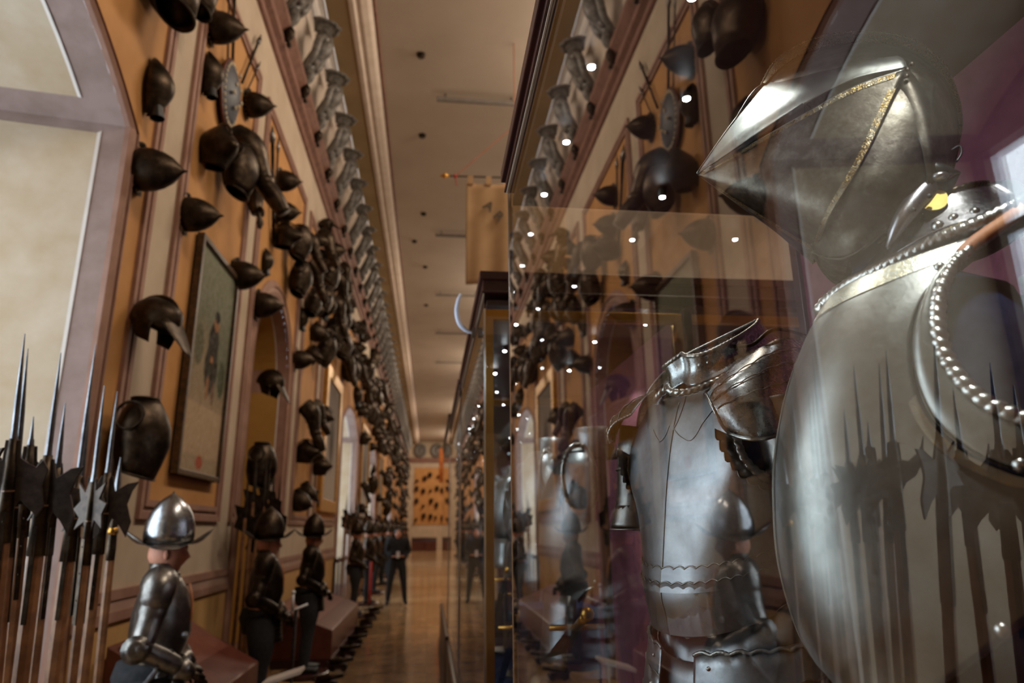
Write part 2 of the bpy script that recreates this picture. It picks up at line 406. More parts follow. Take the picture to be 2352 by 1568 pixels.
# cornice and coving profile along the left wall (x,z)
def run(prof,y0,y1,mats,mi=None):
    m=MB(); m.grid([[(x,y0,z) for x,z in prof],[(x,y1,z) for x,z in prof]],0); return trim(m,mats)
run([(XL,5.50),(XL+.04,5.52),(XL+.04,5.62),(XL+.10,5.66),(XL+.10,5.76),(XL+.07,5.80),(XL+.17,5.90),(XL+.17,5.97),(XL+.02,5.98)],YB,YE,[brown])
run([(XL+.03,5.98),(XL+.03,6.5),(XL+.08,6.75),(XL+.16,6.95),(XL+.24,7.03)],YB,YE,[whit])
run([(XL+.22,6.98),(XL+.27,7.02),(XL+.27,7.08),(XL+.33,7.10),(XL+.36,7.16)],YB,YE,[palem])
run([(XL+.36,7.15),(XL+.70,7.15)],YB,YE,[olive])
run([(XL+.68,7.15),(XL+.70,7.08),(XL+.76,7.08),(XL+.80,7.13),(XL+.86,7.12),(XL+.95,7.16),(XL+1.0,7.24),(XL+1.0,7.33)],YB,YE,[whit])
run([(XL+1.0,7.29),(XL+1.04,7.27),(XL+1.06,7.31)],YB,YE,[brown])
# painted panels on the left wall
def panel(y0,y1,z0,z1,inner=ochre,b=.13):
    m=MB(); x=XL+.004
    m.box((XL-.02,y0+b,z0+b),(XL+.006,y1-b,z1-b),0); trim(m,[inner])
    m=MB()
    for (o,t,h,k) in ((0,.05,.03,0),(.05,.035,.012,1),(.085,.045,.03,0)):
        ya,yb,za,zb=y0+o,y1-o,z0+o,z1-o
        m.box((XL,ya,za),(XL+h,ya+t,zb),k); m.box((XL,yb-t,za),(XL+h,yb,zb),k); m.box((XL,ya+t,za),(XL+h,yb-t,za+t),k); m.box((XL,ya+t,zb-t),(XL+h,yb-t,zb),k)
    trim(m,[mauve,mauve_l])
# ochre ground between arch 1 and strip 1 (and round the arch)
def ochre_round(y0,y1,z0,z1,ar,b=.13):
    a0,a1,zs,an,dp=ar; d=.16; f2=seg_arch(a0-d,a1+d,zs+d*.15,an)
    m=MB(); yy=[y0+b+(y1-y0-2*b)*k/60 for k in range(61)]
    for p,q in zip(yy[:-1],yy[1:]):
        def low(y): return f2(y) if a0-d<y<a1+d else z0+b
        if (a0-d<(p+q)/2<a1+d): m.add([(XL+.005,p,low(p) if p>a0-d else f2(a0-d+1e-4)),(XL+.005,q,low(q) if q<a1+d else f2(a1+d-1e-4)),(XL+.005,q,z1-b),(XL+.005,p,z1-b)],[(0,1,2,3)])
        else: m.add([(XL+.005,p,z0+b),(XL+.005,q,z0+b),(XL+.005,q,z1-b),(XL+.005,p,z1-b)],[(0,1,2,3)])
    trim(m,[ochre])
    m=MB()
    for (o,t,h,k) in ((0,.05,.03,0),(.05,.035,.012,1),(.085,.045,.03,0)):
        ya,yb,za,zb=y0+o,y1-o,z0+o,z1-o
        m.box((XL,ya,za),(XL+h,ya+t,zb),k); m.box((XL,yb-t,za),(XL+h,yb,zb),k); m.box((XL,ya+t,zb-t),(XL+h,yb-t,zb),k)
        if not (a0<ya+.3): m.box((XL,ya+t,za),(XL+h,a0-.2,za+t),k)
        if not (a1>yb-.6): m.box((XL,a1+.2,za),(XL+h,yb-t,za+t),k)
    trim(m,[mauve,mauve_l])
ZP0,ZP1=.09,4.85
ochre_round(-.35,4.56,ZP0,ZP1,arches[0])
panel(4.96,6.80,ZP0,ZP1)
ochre_round(7.15,9.72,ZP0,ZP1,arches[1])
y=10.1; 
for (a,b) in ((10.1,11.7),(12.1,14.8)): panel(a,b,ZP0,ZP1)
ochre_round(15.0,18.9,ZP0,ZP1,arches[2]); panel(19.3,22.0,ZP0,ZP1); ochre_round(22.3,25.5,ZP0,ZP1,arches[3])
for (a,b) in ((25.9,28.6),(29,32.4),(36.8,40),(40.5,44),(44.5,48),(48.5,52),(52.5,56),(56.5,59.5)): panel(a,b,ZP0,ZP1)
ochre_round(32.7,36.6,ZP0,ZP1,arches[4])
# dado rail
for (a,b) in ((4.2,7.3),(9.55,15.15),(18.75,22.35),(25.35,32.85),(36.45,YE)):
    m=MB(); m.box((XL,a,-.40),(XL+.03,b,-.34),0); m.box((XL,a,-.47),(XL+.02,b,-.40),1); m.box((XL,a,-.53),(XL+.03,b,-.47),0); trim(m,[mauve,mauve_l])
    m=MB(); m.box((XL-.01,a,ZF),(XL+.008,b,-.53),0); trim(m,[simple('dado_ochre_paint',(.46,.26,.085),(.54,.32,.12),3,.8)])
# end wall: brown cornice, big ochre panel, dark weapons hung on it
m=MB(); m.box((XL,YE-.15,5.55),(XR,YE,5.95)); trim(m,[brown])
m=MB(); m.box((-1.30,YE-.05,.35),(1.6,YE,5.1),0); trim(m,[ochre])
# ceiling cross bars and spots
for k,(p,q) in enumerate([((1003,228),(1190,237)),((1000,540),(1110,541)),((1000,677),(1120,677)),((1000,765),(1090,765)),((1000,832),(1080,832))]):
    a=onZ(*p,ZC-.12); b=onZ(*q,ZC-.12); e=empty('ceiling_track',((a[0]+2.6)/2+.0,a[1],ZC-.12),['long grey track bar under the ceiling, nearest of the row','second grey track bar under the ceiling, level with the foot of the banner','third grey track bar under the ceiling with a bright end','fourth grey track bar along the ceiling','farthest grey track bar visible on the ceiling'][k],'ceiling track','track bars across the ceiling')
    cx=(a[0]+2.6)/2
    m=MB(); m.box((a[0]-cx,-.03,-.03),(2.6-cx,.03,.03)); m.obj('bar',simple('grey_track_metal',(.17,.15,.13),(.22,.19,.17),6,.5),e)
    m=MB()
    for xx in (a[0]-cx+.15,0,2.3-cx): m.box((xx-.01,-.01,.03),(xx+.01,.01,.12))
    m.obj('hanger',grey_steel,e,split=True)
dots=[(967,125),(970,310),(973,490),(952,553),(977,612),(979,700)]
for k,p in enumerate(dots):
    a=onZ(*p,ZC); e=empty('ceiling_spot',(a[0],a[1],ZC-.0),'small dark round ceiling fitting, %s counted away from the camera'%['first','second','third','fourth','fifth','sixth'][k],'ceiling spot','small ceiling fittings')
    m=MB(); m.lathe([(-.05,.03),(-.05,.055),(0,.07)],seg=16); m.obj('housing',dark_steel,e,smooth=True)
    m=MB(); m.lathe([(-.055,.028),(-.05,.028)],seg=16); m.obj('lens',grey_steel,e)
# ---- stucco brackets on the frieze
def bracket_proto():
    e=empty('stucco_bracket',(0,0,0),None,'bracket','grey stucco brackets along the frieze')
    m=MB() # scroll body: S curve, wide, from foot (wall, low) to shell top (out, high)
    path=[(.02,0,-.62),(.10,0,-.50),(.06,0,-.36),(.14,0,-.20),(.24,0,-.05),(.27,0,.12),(.20,0,.24)]
    m.tube(path,[.04,.06,.09,.10,.125,.11,.07],12,0,sub=18)
    for sg in (1,-1): m.tube([(.03,sg*.10,-.45),(.16,sg*.16,-.25),(.22,sg*.18,-.02),(.30,sg*.12,.10)],[.02,.05,.055,.02],8,sub=12)
    m.ball((.27,.09,.06),.075,10); m.ball((.27,-.09,.06),.075,10); m.ball((.16,.08,-.3),.06,10); m.ball((.16,-.08,-.3),.06,10)
    m.obj('scroll',grey_pl,e,smooth=True)
    m=MB(); P=[]
    for i in range(7):
        t=i/6; r=[]
        for k in range(13):
            a=-PI/2+PI*k/12; rad=.06+.29*t; flute=1+.06*math.cos(a*14)*t
            r.append((.12+rad*math.cos(a)*flute*1.0,rad*math.sin(a)*flute*.62,.22+.13*math.sin(t*PI*.55)-.02*t))
        P.append(r)
    m.grid(P,0); m.obj('shell',grey_pl,e,smooth=True,solid=.03)
    m=MB(); m.tube([(.02,0,-.62),(.05,.0,-.72),(.03,0,-.84)],[.05,.07,.02],8,sub=8); m.ball((.05,.03,-.86),.035,8)
    m.obj('pendant',dark_steel,e,smooth=True)
    return e
br=bracket_proto(); y=6.15; k=0
while y<58:
    o=br if k==0 else copy_tree(br)
    o.location=(XL+.10,y,6.55+HC)
    o['label']=['grey stucco shell bracket cut by the top edge of the view','grey stucco shell bracket just below the one cut by the top edge','third grey stucco shell bracket down the frieze','fourth grey stucco shell bracket down the frieze','fifth grey stucco shell bracket down the frieze'][k] if k<5 else 'small grey stucco shell bracket far down the left frieze'
    o['group']='nearest stucco brackets on the frieze' if k<5 else 'far stucco brackets on the frieze'
    y+=1.13; k+=1
    if k==45: break
# frieze medallions on the end wall
for xx in (-.85,.55):
    e=empty('stucco_medallion',(xx,YE-.12,6.55),'%s grey stucco medallion high on the far end wall'%('left' if xx<0 else 'right'),'medallion','medallions on the end wall')
    m=MB(); m.lathe([(0,.5),(.1,.5),(.12,.38),(.05,.3),(.14,.1)],axis=(0,-1,0),seg=20,sy=1.2); m.obj('relief',grey_pl,e,smooth=True)
# ================================================================= DISPLAY CASES
XG,XP=.20,1.02
def spot_fix(parent,pts,z):
    for (x,y) in pts:
        m=MB(); m.lathe([(0,.013),(-.018,.013),(-.022,.010)],(x,y,z),(0,0,1),14); h=m.obj('spot_housing',black,parent,org=ORG,smooth=True,auto=40)
        m=MB(); m.ball((x,y,z-.024),.009,10,(1,1,.5)); m.obj('spot_lens',led,parent,org=ORG,smooth=True)
def case(y0,y1,label,farx,near_frame=True,far_glass=True,far_frame=False,ztop=.855,canopy=.97,double=True,spots=(),power=5):
    global ORG
    ORG=(XG,y0,ZF); e=empty('display_case',ORG,label,'display case')
    xr=farx
    m=MB(); m.box((XG-.02,y0-.0,ZF),(xr,y1,-1.02)); m.box((XG-.035,y0-.015,ZF),(xr,y1+.015,ZF+.12)); m.obj('plinth',mahog,e,org=ORG,bevel=.004)
    m=MB(); m.box((XG+.012,y0+.01,-1.02),(XP,y1-.01,-1.0)); m.obj('floor_panel',navy,e,org=ORG)
    # canopy: underside at ztop inside, moulded fascia outside
    m=MB(); m.box((XG+.012,y0+.008,ztop),(xr,y1-.008,ztop+.02)); m.obj('canopy_underside',simple('dark_brown_soffit',(.028,.010,.006),(.04,.015,.009),6,.45),e,org=ORG)
    m=MB(); m.box((XG-.006,y0-.006,ztop+.052),(xr,y1+.006,canopy-.03)); m.box((XG-.018,y0-.018,canopy-.035),(xr,y1+.018,canopy)); m.box((XG-.010,y0-.010,ztop+.045),(xr,y1+.010,ztop+.055)); m.obj('canopy',mahog,e,org=ORG,bevel=.003)
    # glass front and ends
    m=MB(); m.add([(XG,y0,-1.0),(XG,y1,-1.0),(XG,y1,ztop+.05),(XG,y0,ztop+.05)],[(0,1,2,3)]); m.obj('front_glass',glass,e,org=ORG)
    m=MB(); m.add([(XG+.008,y1,-1.0),(XP,y1,-1.0),(XP,y1,ztop),(XG+.008,y1,ztop)],[(0,1,2,3)]); m.obj('end_glass',glass,e,org=ORG)
    if near_frame:
        m=MB(); m.add([(XG+.008,y0,-1.0),(XP,y0,-1.0),(XP,y0,ztop-.05),(XG+.008,y0,ztop-.05)],[(3,2,1,0)]); m.obj('end_glass',glass,e,org=ORG)
        m=MB(); m.box((XG+.006,y0+.004,-1.0),(XG+.036,y0+.03,ztop-.02)); m.box((XP-.05,y0+.004,-1.0),(XP,y0+.03,ztop-.02)); m.box((XG+.036,y0+.004,ztop-.062),(XP-.05,y0+.03,ztop-.02)); m.obj('end_frame',brass,e,org=ORG,bevel=.002)
        m=MB(); m.box((XG-.002,y0-.004,-1.0),(XG+.005,y0+.003,ztop-.02)); m.obj('corner_strip',chrome,e,org=ORG)
    m=MB(); m.box((XG-.001,y1-.002,-1.0),(XG+.0025,y1+.005,ztop+.05)); m.obj('corner_strip',chrome,e,org=ORG)
    m=MB(); m.box((XG+.0035,y1-.002,-1.0),(XG+.009,y1+.005,ztop+.05)); m.obj('corner_seal',black,e,org=ORG)
    m=MB(); m.box((XG+.0095,y1-.0,-1.0),(XG+.0125,y1+.006,ztop)); m.obj('glass_edge',simple('bluish_glass_edge',(.25,.35,.5),(.35,.45,.6),5,.15),e,org=ORG)
    # front pane retaining lines beneath the canopy
    m=MB(); m.box((XG-.004,y0,ztop+.040),(XG-.0005,y1,ztop+.046)); m.obj('retaining_strip',simple('tan_strip',(.45,.33,.24),(.5,.38,.28),4,.4),e,org=ORG)
    # back panel with post
    m=MB(); m.box((XP,y0,-1.0),(XP+.03,y1-.03,ztop)); m.obj('back_panel',purple,e,org=ORG)
    m=MB(); m.box((XP-.012,y1-.03,-1.0),(XP+.03,y1+.004,ztop)); m.box((XP-.012,y0,-1.0),(XP+.03,y0+.03,ztop)); m.obj('post',mahog,e,org=ORG,bevel=.002)
    if double:
        m=MB(); m.add([(XP+.03,y1,-1.0),(xr-.03,y1,-1.0),(xr-.03,y1,ztop),(XP+.03,y1,ztop)],[(0,1,2,3)]); m.add([(xr-.01,y0,-1.0),(xr-.01,y1,-1.0),(xr-.01,y1,ztop),(xr-.01,y0,ztop)],[(0,1,2,3)]); m.obj('rear_glass',glass,e,org=ORG)
        m=MB(); m.box((xr-.04,y0,-1.0),(xr,y0+.04,ztop)); m.box((xr-.04,y1-.04,-1.0),(xr,y1,ztop))
        if near_frame: m.box((XP+.03,y0+.004,ztop-.055),(xr-.04,y0+.03,ztop-.02))
        m.obj('rear_frame',brass,e,org=ORG)
    spot_fix(e,spots,ztop)
    for (x,y,tx,ty,tz,w,ang) in power:
        L=bpy.data.lights.new('case_spot','SPOT'); L.energy=w; L.spot_size=math.radians(ang); L.spot_blend=.35; L.shadow_soft_size=.012; L.color=(.95,1.0,.96)
        o=bpy.data.objects.new('case_spot',L); C.objects.link(o); o.location=(x,y,ztop-.035+HC)
        d=Vector((tx-x,ty-y,tz-(ztop-.035))); o.rotation_euler=d.to_track_quat('-Z','Y').to_euler()
    return e
case(-1.25,1.706,'nearest tall glass display case holding the two armours in front, with a dark moulded canopy',1.86,near_frame=False,
  spots=[(.286,1.073),(.289,1.332),(.28,1.583),(.591,1.568),(.90,1.60),(.66,.10),(.50,.43),(.41,.885),(.50,1.15)],  # the later fittings are added, placed for highlights on the armour
  power=[(.50,.43,.54,.67,.18,16,70),(.40,.90,.46,.84,.56,7,36),(.50,1.15,.53,1.10,.2,2.6,70),(.591,1.568,.55,1.1,.2,1.5,80)])
case(2.558,4.45,'second glass display case down the row, brass-framed end pane under a dark canopy',1.86,canopy=.99,
  spots=[(.35,2.75),(.35,3.2),(.35,3.7),(.75,3.0),(.75,3.6),(.9,2.7)],power=[(.35,2.62,.6,2.85,.0,26,90),(.8,3.3,.95,3.3,-.6,16,100),(.40,3.40,.6,3.6,0,16,90),(.8,2.7,1.0,2.9,-.4,8,100)])
case(4.75,7.0,'third glass display case down the row, behind the brass-framed one',1.86,ztop=.90,canopy=1.02,
  spots=[(.35,5.0),(.35,5.6),(.35,6.2),(.7,5.4)],power=[(.4,5.2,.6,5.4,0,10,100),(.4,6.2,.7,6.3,0,8,100)])
case(7.3,10.5,'fourth and farthest glass display case of the row at the right of the aisle',1.86,ztop=1.05,canopy=1.19,
  spots=[(.35,7.6),(.35,8.6)],power=[(.4,8,.6,8.4,0,10,100)])
# pale curved metal rail end on the side of case three
e=empty('curved_handle',(XG-.02,2.99,.86),'pale curved metal arm sticking out beside the canopy of the second display case','lamp arm')
P=[(0.0,0,-.0),(-.03,0,.012),(-.06,0,.045),(-.072,0,.10),(-.066,0,.15),(-.055,0,.185)]
m=MB(); m.tube(P,[.006,.009,.011,.011,.010,.006],10,sub=24); m.obj('arm',simple('pale_blue_enamel',(.55,.62,.8),(.62,.7,.88),4,.3),e,smooth=True)
m=MB(); m.box((-.004,-.02,-.02),(.014,.02,.02)); m.obj('mount',grey_steel,e)
# ================================================================= PIXEL-GUIDED ARMOUR SURFACES
class Arm:
    """an armour's own frame: s forward, w to its left, z up; points are found on planes parallel to its median plane"""
    def __init__(s,f,Cp): s.f=unit(V((f[0],f[1],0))); s.l=np.cross(V((0,0,1)),s.f); s.C=V(Cp); s.cl=float(np.dot(s.C,s.l))
    def L(s,x,y,w):
        r=ray(x,y); p=r*((s.cl+w)/np.dot(r,s.l)); return V((np.dot(p-s.C,s.f),w,p[2]))
    def W(s,q): return V((s.C[0],s.C[1],0))+s.f*q[0]+s.l*q[1]+V((0,0,q[2]))
    def patch(s,rows,nu,nv):
        Q=[[s.L(*c) for c in r] for r in rows]
        Q=[crs(r,nv) for r in Q]; Q=np.array(Q)
        return np.array([[cr(Q[:,j],i/(nu-1)) for j in range(nv)] for i in range(nu)])
    def ell(s,med,edge,nu,nv,k=1.,ridge=0.,bulge=0.,pw=1.):
        """loft from a median curve to a side curve along quarter ellipses"""
        A=crs([s.L(*c) for c in med],nu); B=crs([s.L(*c) for c in edge],nu); G=[]
        for a,b in zip(A,B):
            r=[]
            for j in range(nv):
                t=PI/2*j/(nv-1); c=math.cos(t)**k; sn=math.sin(t)**pw
                w=b[1]*sn; q=V((b[0]+(a[0]-b[0])*c-ridge*sn*(1-sn)*1.0+bulge*math.sin(2*t)*(1), w, b[2]+(a[2]-b[2])*c)); r.append(q)
            G.append(r)
        return np.array(G)
def mirror(G): H=np.array(G).copy(); H[...,1]*=-1; return H
def normals(G):
    du=np.gradient(G,axis=0); dv=np.gradient(G,axis=1); n=np.cross(du,dv); k=np.linalg.norm(n,axis=-1,keepdims=True); k[k<1e-9]=1; return n/k
def offs(G,d,out=None):
    n=normals(G)
    if out is not None:
        s=np.sign(np.sum(n*(G-out),axis=-1,keepdims=True)); s[s==0]=1; n=n*np.sign(np.mean(s) or 1)
    return G+n*d
def addG(mb,A,G,both=True,mi=0):
    G=np.array(G)
    mb.grid([[A.W(q) for q in r] for r in G],mi)
    if both: mb.grid([[A.W(q) for q in r] for r in mirror(G)],mi,flip=True)
def sub(G,u0,u1,v0,v1,nu,nv):
    n,m,_=G.shape; out=np.zeros((nu,nv,3))
    for i in range(nu):
        for j in range(nv):
            a=(u0+(u1-u0)*i/(nu-1))*(n-1); b=(v0+(v1-v0)*j/(nv-1))*(m-1)
            i0=min(int(a),n-2);j0=min(int(b),m-2);x=a-i0;y=b-j0
            out[i,j]=(G[i0,j0]*(1-x)*(1-y)+G[i0+1,j0]*x*(1-y)+G[i0,j0+1]*(1-x)*y+G[i0+1,j0+1]*x*y)
    return out
def rivet(mb,A,q,out,r=.005,mi=0):
    p=A.W(q); o=unit(A.W(V(q)+V(out))-p); mb.lathe([(0,r*1.15),(r*.25,r*1.05),(r*.55,r*.8),(r*.8,r*.35),(r*.82,.0002)],p,o,12,mi=mi)
def proj(p):
    c=R.T@V(p); return V((CX+F*c[0]/-c[2],CY-F*c[1]/-c[2]))
def near(A,G,x,y):
    G=np.array(G); best=None
    for r in G:
        for q in r:
            d=np.linalg.norm(proj(A.W(q))-V((x,y)))
            if best is None or d<best[0]: best=(d,q)
    return V(best[1])
# ----------------------------------------------------------------- ARMOUR 1 : helmet
A1=Arm((-.915,.404),onX(1600,400,.40))
cen=A1.L(2010,330,0)
O1=A1.W(V((cen[0],0,cen[2])))
hel=empty('close_helmet',(O1[0],O1[1],O1[2]),'large close helmet with a sharp pointed visor and etched gilt bands, above the nearest breastplate','helmet')
# lower visor
lv=A1.patch([[(1600,400,0),(1690,462,0),(1775,515,0),(1850,562,0),(1874,574,.004)],
 [(1600,400,0),(1697,428,.030),(1790,450,.058),(1868,480,.079),(1906,495,.087)],
 [(1600,400,0),(1712,378,.043),(1820,352,.078),(1925,345,.104),(1985,360,.1145)],
 [(1600,400,0),(1728,330,.045),(1848,262,.085),(1962,200,.112),(2078,160,.1255)]],34,44)
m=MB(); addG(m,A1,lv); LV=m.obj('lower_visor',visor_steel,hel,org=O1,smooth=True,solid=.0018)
uv=A1.patch([[(1601,399,.0),(1716,322,.046),(1845,240,.088),(1957,182,.1155),(2084,152,.1285)],
 [(1601,398.5,0),(1692,308,.030),(1808,218,.068),(1935,158,.102),(2076,136,.123)],
 [(1600,398,0),(1672,297,0),(1756,191,0),(1900,148,.060),(2062,128,.113)]],24,44)
m=MB(); addG(m,A1,uv); UV=m.obj('upper_visor',steel,hel,org=O1,smooth=True,solid=.002)
# sight slot: black strip put in for the shade inside the gap
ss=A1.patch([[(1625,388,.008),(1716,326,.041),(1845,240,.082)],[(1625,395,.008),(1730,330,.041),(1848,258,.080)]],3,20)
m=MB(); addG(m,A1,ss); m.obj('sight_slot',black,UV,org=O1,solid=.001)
slot=A1.patch([[(1628,386,.0145),(1716,324,.0475),(1843,236,.0900)],[(1630,391,.0145),(1722,329,.0475),(1848,243,.0898)]],3,20)
m=MB(); addG(m,A1,slot); m.obj('sight',black,UV,org=O1,split=True)  # black strip over the slit, its inner shade put in as colour
cc=V((cen[0],0,cen[2]))
def edge_band(mb,A,G,side,width,t0,t1,n=60,d=.0009,both=True,inset=0.):
    """a band of even width that follows one border of a surface grid"""
    G=np.array(G)
    if side=='u1': G=G[::-1]
    if side=='v0': G=G.transpose(1,0,2)
    if side=='v1': G=G[:,::-1].transpose(1,0,2)
    N=offs(G,d,cc); S=[]
    for i in range(n):
        b=(t0+(t1-t0)*i/(n-1))*(G.shape[1]-1); j=min(int(b),G.shape[1]-2); x=b-j; col=N[:,j]*(1-x)+N[:,j+1]*x
        L=np.concatenate([[0],np.cumsum(np.linalg.norm(np.diff(col,axis=0),axis=1))]); wd=width(i/(n-1)) if callable(width) else width
        S.append([V([np.interp(min(q,L[-1]*.92),L,col[:,c]) for c in range(3)]) for q in np.linspace(inset,inset+wd,5)])
    addG(mb,A,np.array(S),both)
def band(mb,A,G,u0,u1,v0,v1,nu=4,nv=40,d=.0009): addG(mb,A,offs(sub(G,u0,u1,v0,v1,nu,nv),d,cc))
m=MB(); edge_band(m,A1,lv,'u1',.0085,.03,.96)
m.obj('visor_edge_band',gilt,LV,org=O1,smooth=True,split=True)
m=MB(); edge_band(m,A1,lv,'v1',lambda t:.006+.003*t,.04,.93,d=.0012); m.obj('cheek_edge_band',gilt,LV,org=O1,smooth=True,split=True)
m=MB(); edge_band(m,A1,lv,'u0',.006,.12,.97); m.obj('keel_band',gilt,LV,org=O1,smooth=True)
# rolled rim on visor's upper edge and front ridge
m=MB(); m.tube([A1.W(q) for q in lv[-1][2:]],.0012,6); m.tube([A1.W(q*V((1,-1,1))) for q in lv[-1][2:]],.0012,6)
m.tube([A1.W(q) for q in crs([A1.L(1601,398,0),A1.L(1672,296,0),A1.L(1755,190,0)],20)],.0016,6); m.obj('rolled_edge',steel,UV,org=O1,smooth=True)
# skull
sk=A1.patch([[(1752,196,0),(1800,150,0),(1880,112,0),(1985,98,0),(2090,112,0),(2170,178,0),(2203,270,0),(2200,340,0),(2186,400,0)],
 [(1775,200,.020),(1835,165,.052),(1915,135,.074),(2005,122,.083),(2090,142,.085),(2150,205,.080),(2178,290,.072),(2180,350,.064),(2172,410,.055)],
 [(1810,205,.036),(1880,180,.072),(1950,160,.104),(2020,152,.112),(2085,170,.113),(2135,225,.109),(2158,300,.100),(2163,360,.090),(2160,415,.078)],
 [(1850,215,.052),(1920,200,.084),(1985,190,.100),(2040,190,.108),(2085,205,.117),(2120,250,.119),(2137,310,.117),(2145,370,.111),(2146,420,.100)],
 [(1880,300,.052),(1950,290,.082),(2010,280,.094),(2050,280,.100),(2085,290,.112),(2110,320,.117),(2122,360,.115),(2130,400,.109),(2134,430,.099)]],28,48)
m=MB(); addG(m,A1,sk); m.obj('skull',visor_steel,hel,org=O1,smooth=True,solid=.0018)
# comb with roped crest
top=[V(q) for q in sk[0]]
cmb=[];N=len(top)
for i,q in enumerate(top):
    t=i/(N-1); h=.017*math.sin(min(1,t*4)*PI/2)*(1 if t<.35 else max(0,(.85-t)/.5))+.0008
    n=unit(V((q[0]-cc[0],0,q[2]-cc[2]))); cmb.append((q,n,h))
G=[[q+V((0,.0085,0))-n*.004 for q,n,h in cmb],[q+V((0,.006,0))+n*h*.5 for q,n,h in cmb],[q+V((0,.0022,0))+n*h for q,n,h in cmb],[q-V((0,.0022,0))+n*h for q,n,h in cmb],[q-V((0,.006,0))+n*h*.5 for q,n,h in cmb],[q-V((0,.0085,0))-n*.004 for q,n,h in cmb]]
m=MB(); m.grid([[A1.W(q) for q in r] for r in G]); CMB=m.obj('comb',comb_etch,hel,org=O1,smooth=True)
m=MB(); m.rope([A1.W(q+n*(h+.001)) for q,n,h in cmb[:30]],.0030,.0075,n=300); m.obj('roped_crest',comb_etch,CMB,org=O1,smooth=True)
# bevor
bv=A1.patch([[(1950,215,.082),(2000,190,.096),(2055,165,.104),(2105,160,.106),(2150,190,.100)],
 [(1940,275,.088),(1990,245,.104),(2050,225,.1135),(2100,225,.116),(2144,245,.111)],
 [(1915,380,.092),(1975,355,.108),(2040,335,.116),(2098,320,.117),(2142,315,.111)],
 [(1890,480,.070),(1950,460,.098),(2030,430,.111),(2098,400,.112),(2143,375,.104)],
 [(1862,560,.012),(1915,555,.050),(1990,525,.084),(2080,465,.098),(2140,415,.096)],
 [(1866,578,.0),(1908,594,.030),(1965,582,.060),(2060,505,.086),(2136,432,.090)]],30,30)
bv[:,:5,1]-=np.linspace(.004,0,5)[None,:]*(bv[:,:5,1]>.01)
m=MB(); addG(m,A1,bv)
# underside joining the two halves at the throat
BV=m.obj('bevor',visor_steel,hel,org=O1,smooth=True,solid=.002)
m=MB(); cap=[];
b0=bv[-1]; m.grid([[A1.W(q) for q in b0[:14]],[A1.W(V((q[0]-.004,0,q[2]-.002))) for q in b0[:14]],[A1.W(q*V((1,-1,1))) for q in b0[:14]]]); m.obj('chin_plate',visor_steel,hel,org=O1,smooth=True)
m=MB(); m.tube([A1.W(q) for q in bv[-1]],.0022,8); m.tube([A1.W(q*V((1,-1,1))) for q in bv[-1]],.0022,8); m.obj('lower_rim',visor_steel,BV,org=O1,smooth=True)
m=MB(); pv=A1.L(2085,158,.1235); 
for dx,dz in ((0,0),(.008,.004),(-.006,.007),(.002,-.009)): rivet(m,A1,pv+V((dx,-.0015,dz)),(0,1,0),.0028)
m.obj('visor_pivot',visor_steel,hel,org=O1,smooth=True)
# neck hook, catch and torn strap
m=MB(); S=[A1.L(2155,405,.094),A1.L(2120,440,.100),A1.L(2080,490,.100),A1.L(2052,535,.092),A1.L(2036,570,.080)]
wid=[.010,.013,.012,.008,.002]; S2=crs(S,20); ww=[float(cr([[w] for w in wid],i/19)[0]) for i in range(20)]
dn=unit(A1.L(2100,480,.1)-A1.L(2075,455,.1)); m.grid([[A1.W(q-dn*w) for q,w in zip(S2,ww)],[A1.W(q+V((0,.004,0))) for q,w in zip(S2,ww)],[A1.W(q+dn*w) for q,w in zip(S2,ww)]]); m.obj('hook_arm',gorget_steel,hel,org=O1,smooth=True,solid=.003)
m=MB(); 
for (x,y) in ((2098,482),(2135,450)): rivet(m,A1,A1.L(x,y,.1075),(0,1,0),.003)
m.obj('hook_rivet',black,hel,org=O1,smooth=True)
m=MB(); m.ball(A1.W(A1.L(2158,407,.100)),.011,14,(1,1,.5)); m.obj('catch_head',gorget_steel,hel,org=O1,smooth=True)
m=MB(); m.tube([A1.W(A1.L(*c)) for c in ((2128,372,.1),(2160,392,.098),(2205,396,.085))],[.004,.009,.001],8,sub=12); m.tube([A1.W(A1.L(*c)) for c in ((2140,420,.095),(2170,430,.09),(2204,398,.082))],[.004,.008,.001],8,sub=12)
m.tube([A1.W(A1.L(*c)) for c in ((2185,345,.06),(2204,335,.06),(2208,352,.06),(2196,372,.06))],.0015,6,sub=16); m.obj('rear_hook',black,hel,org=O1,smooth=True)
m=MB(); cdk=A1.W(A1.L(2143,457,.096)); m.lathe([(-.001,.0165),(.001,.0165)],cdk,A1.l+V((0,0,.15)),28); tagd=m.obj('brass_tag',gold_tag,hel,org=O1)
tagd['label']='round yellow brass tag'
# mannequin stand post and neck inside the helmet
std=empty('armour_stand',(O1[0]+.0,O1[1],-1.0),'dark navy padded torso form holding up the nearest armour','stand')
OS=(O1[0],O1[1],-1.0)
def L2(s_,w,z): return A1.W(V((s_,w,z)))
m=MB(); m.tube([L2(-.28,0,z) for z in (-1.0,-.5,-.2,-.1)],[.03,.03,.03,.03],16); m.lathe([(0,.16),(.02,.16),(.03,.03)],L2(-.28,0,-1.0),(0,0,1),24); m.obj('pole',grey_steel,std,org=OS,smooth=True,auto=40)
m=MB(); PR=[(-.2,.13,.10),(-.1,.14,.11),(0.0,.15,.12),(.1,.16,.125),(.2,.165,.12),(.27,.15,.10),(.31,.08,.07),(.33,.055,.055),(.42,.052,.052),(.50,.05,.05)]
G=[]
for z,a,b in PR: G.append([L2(-.27+b*math.cos(2*PI*k/28)*1.0+(.02 if z>.3 else 0),a*math.sin(2*PI*k/28)*.93,z) for k in range(28)])
m.grid(G,closev=True); m.obj('padded_torso',navy,std,org=OS,smooth=True)
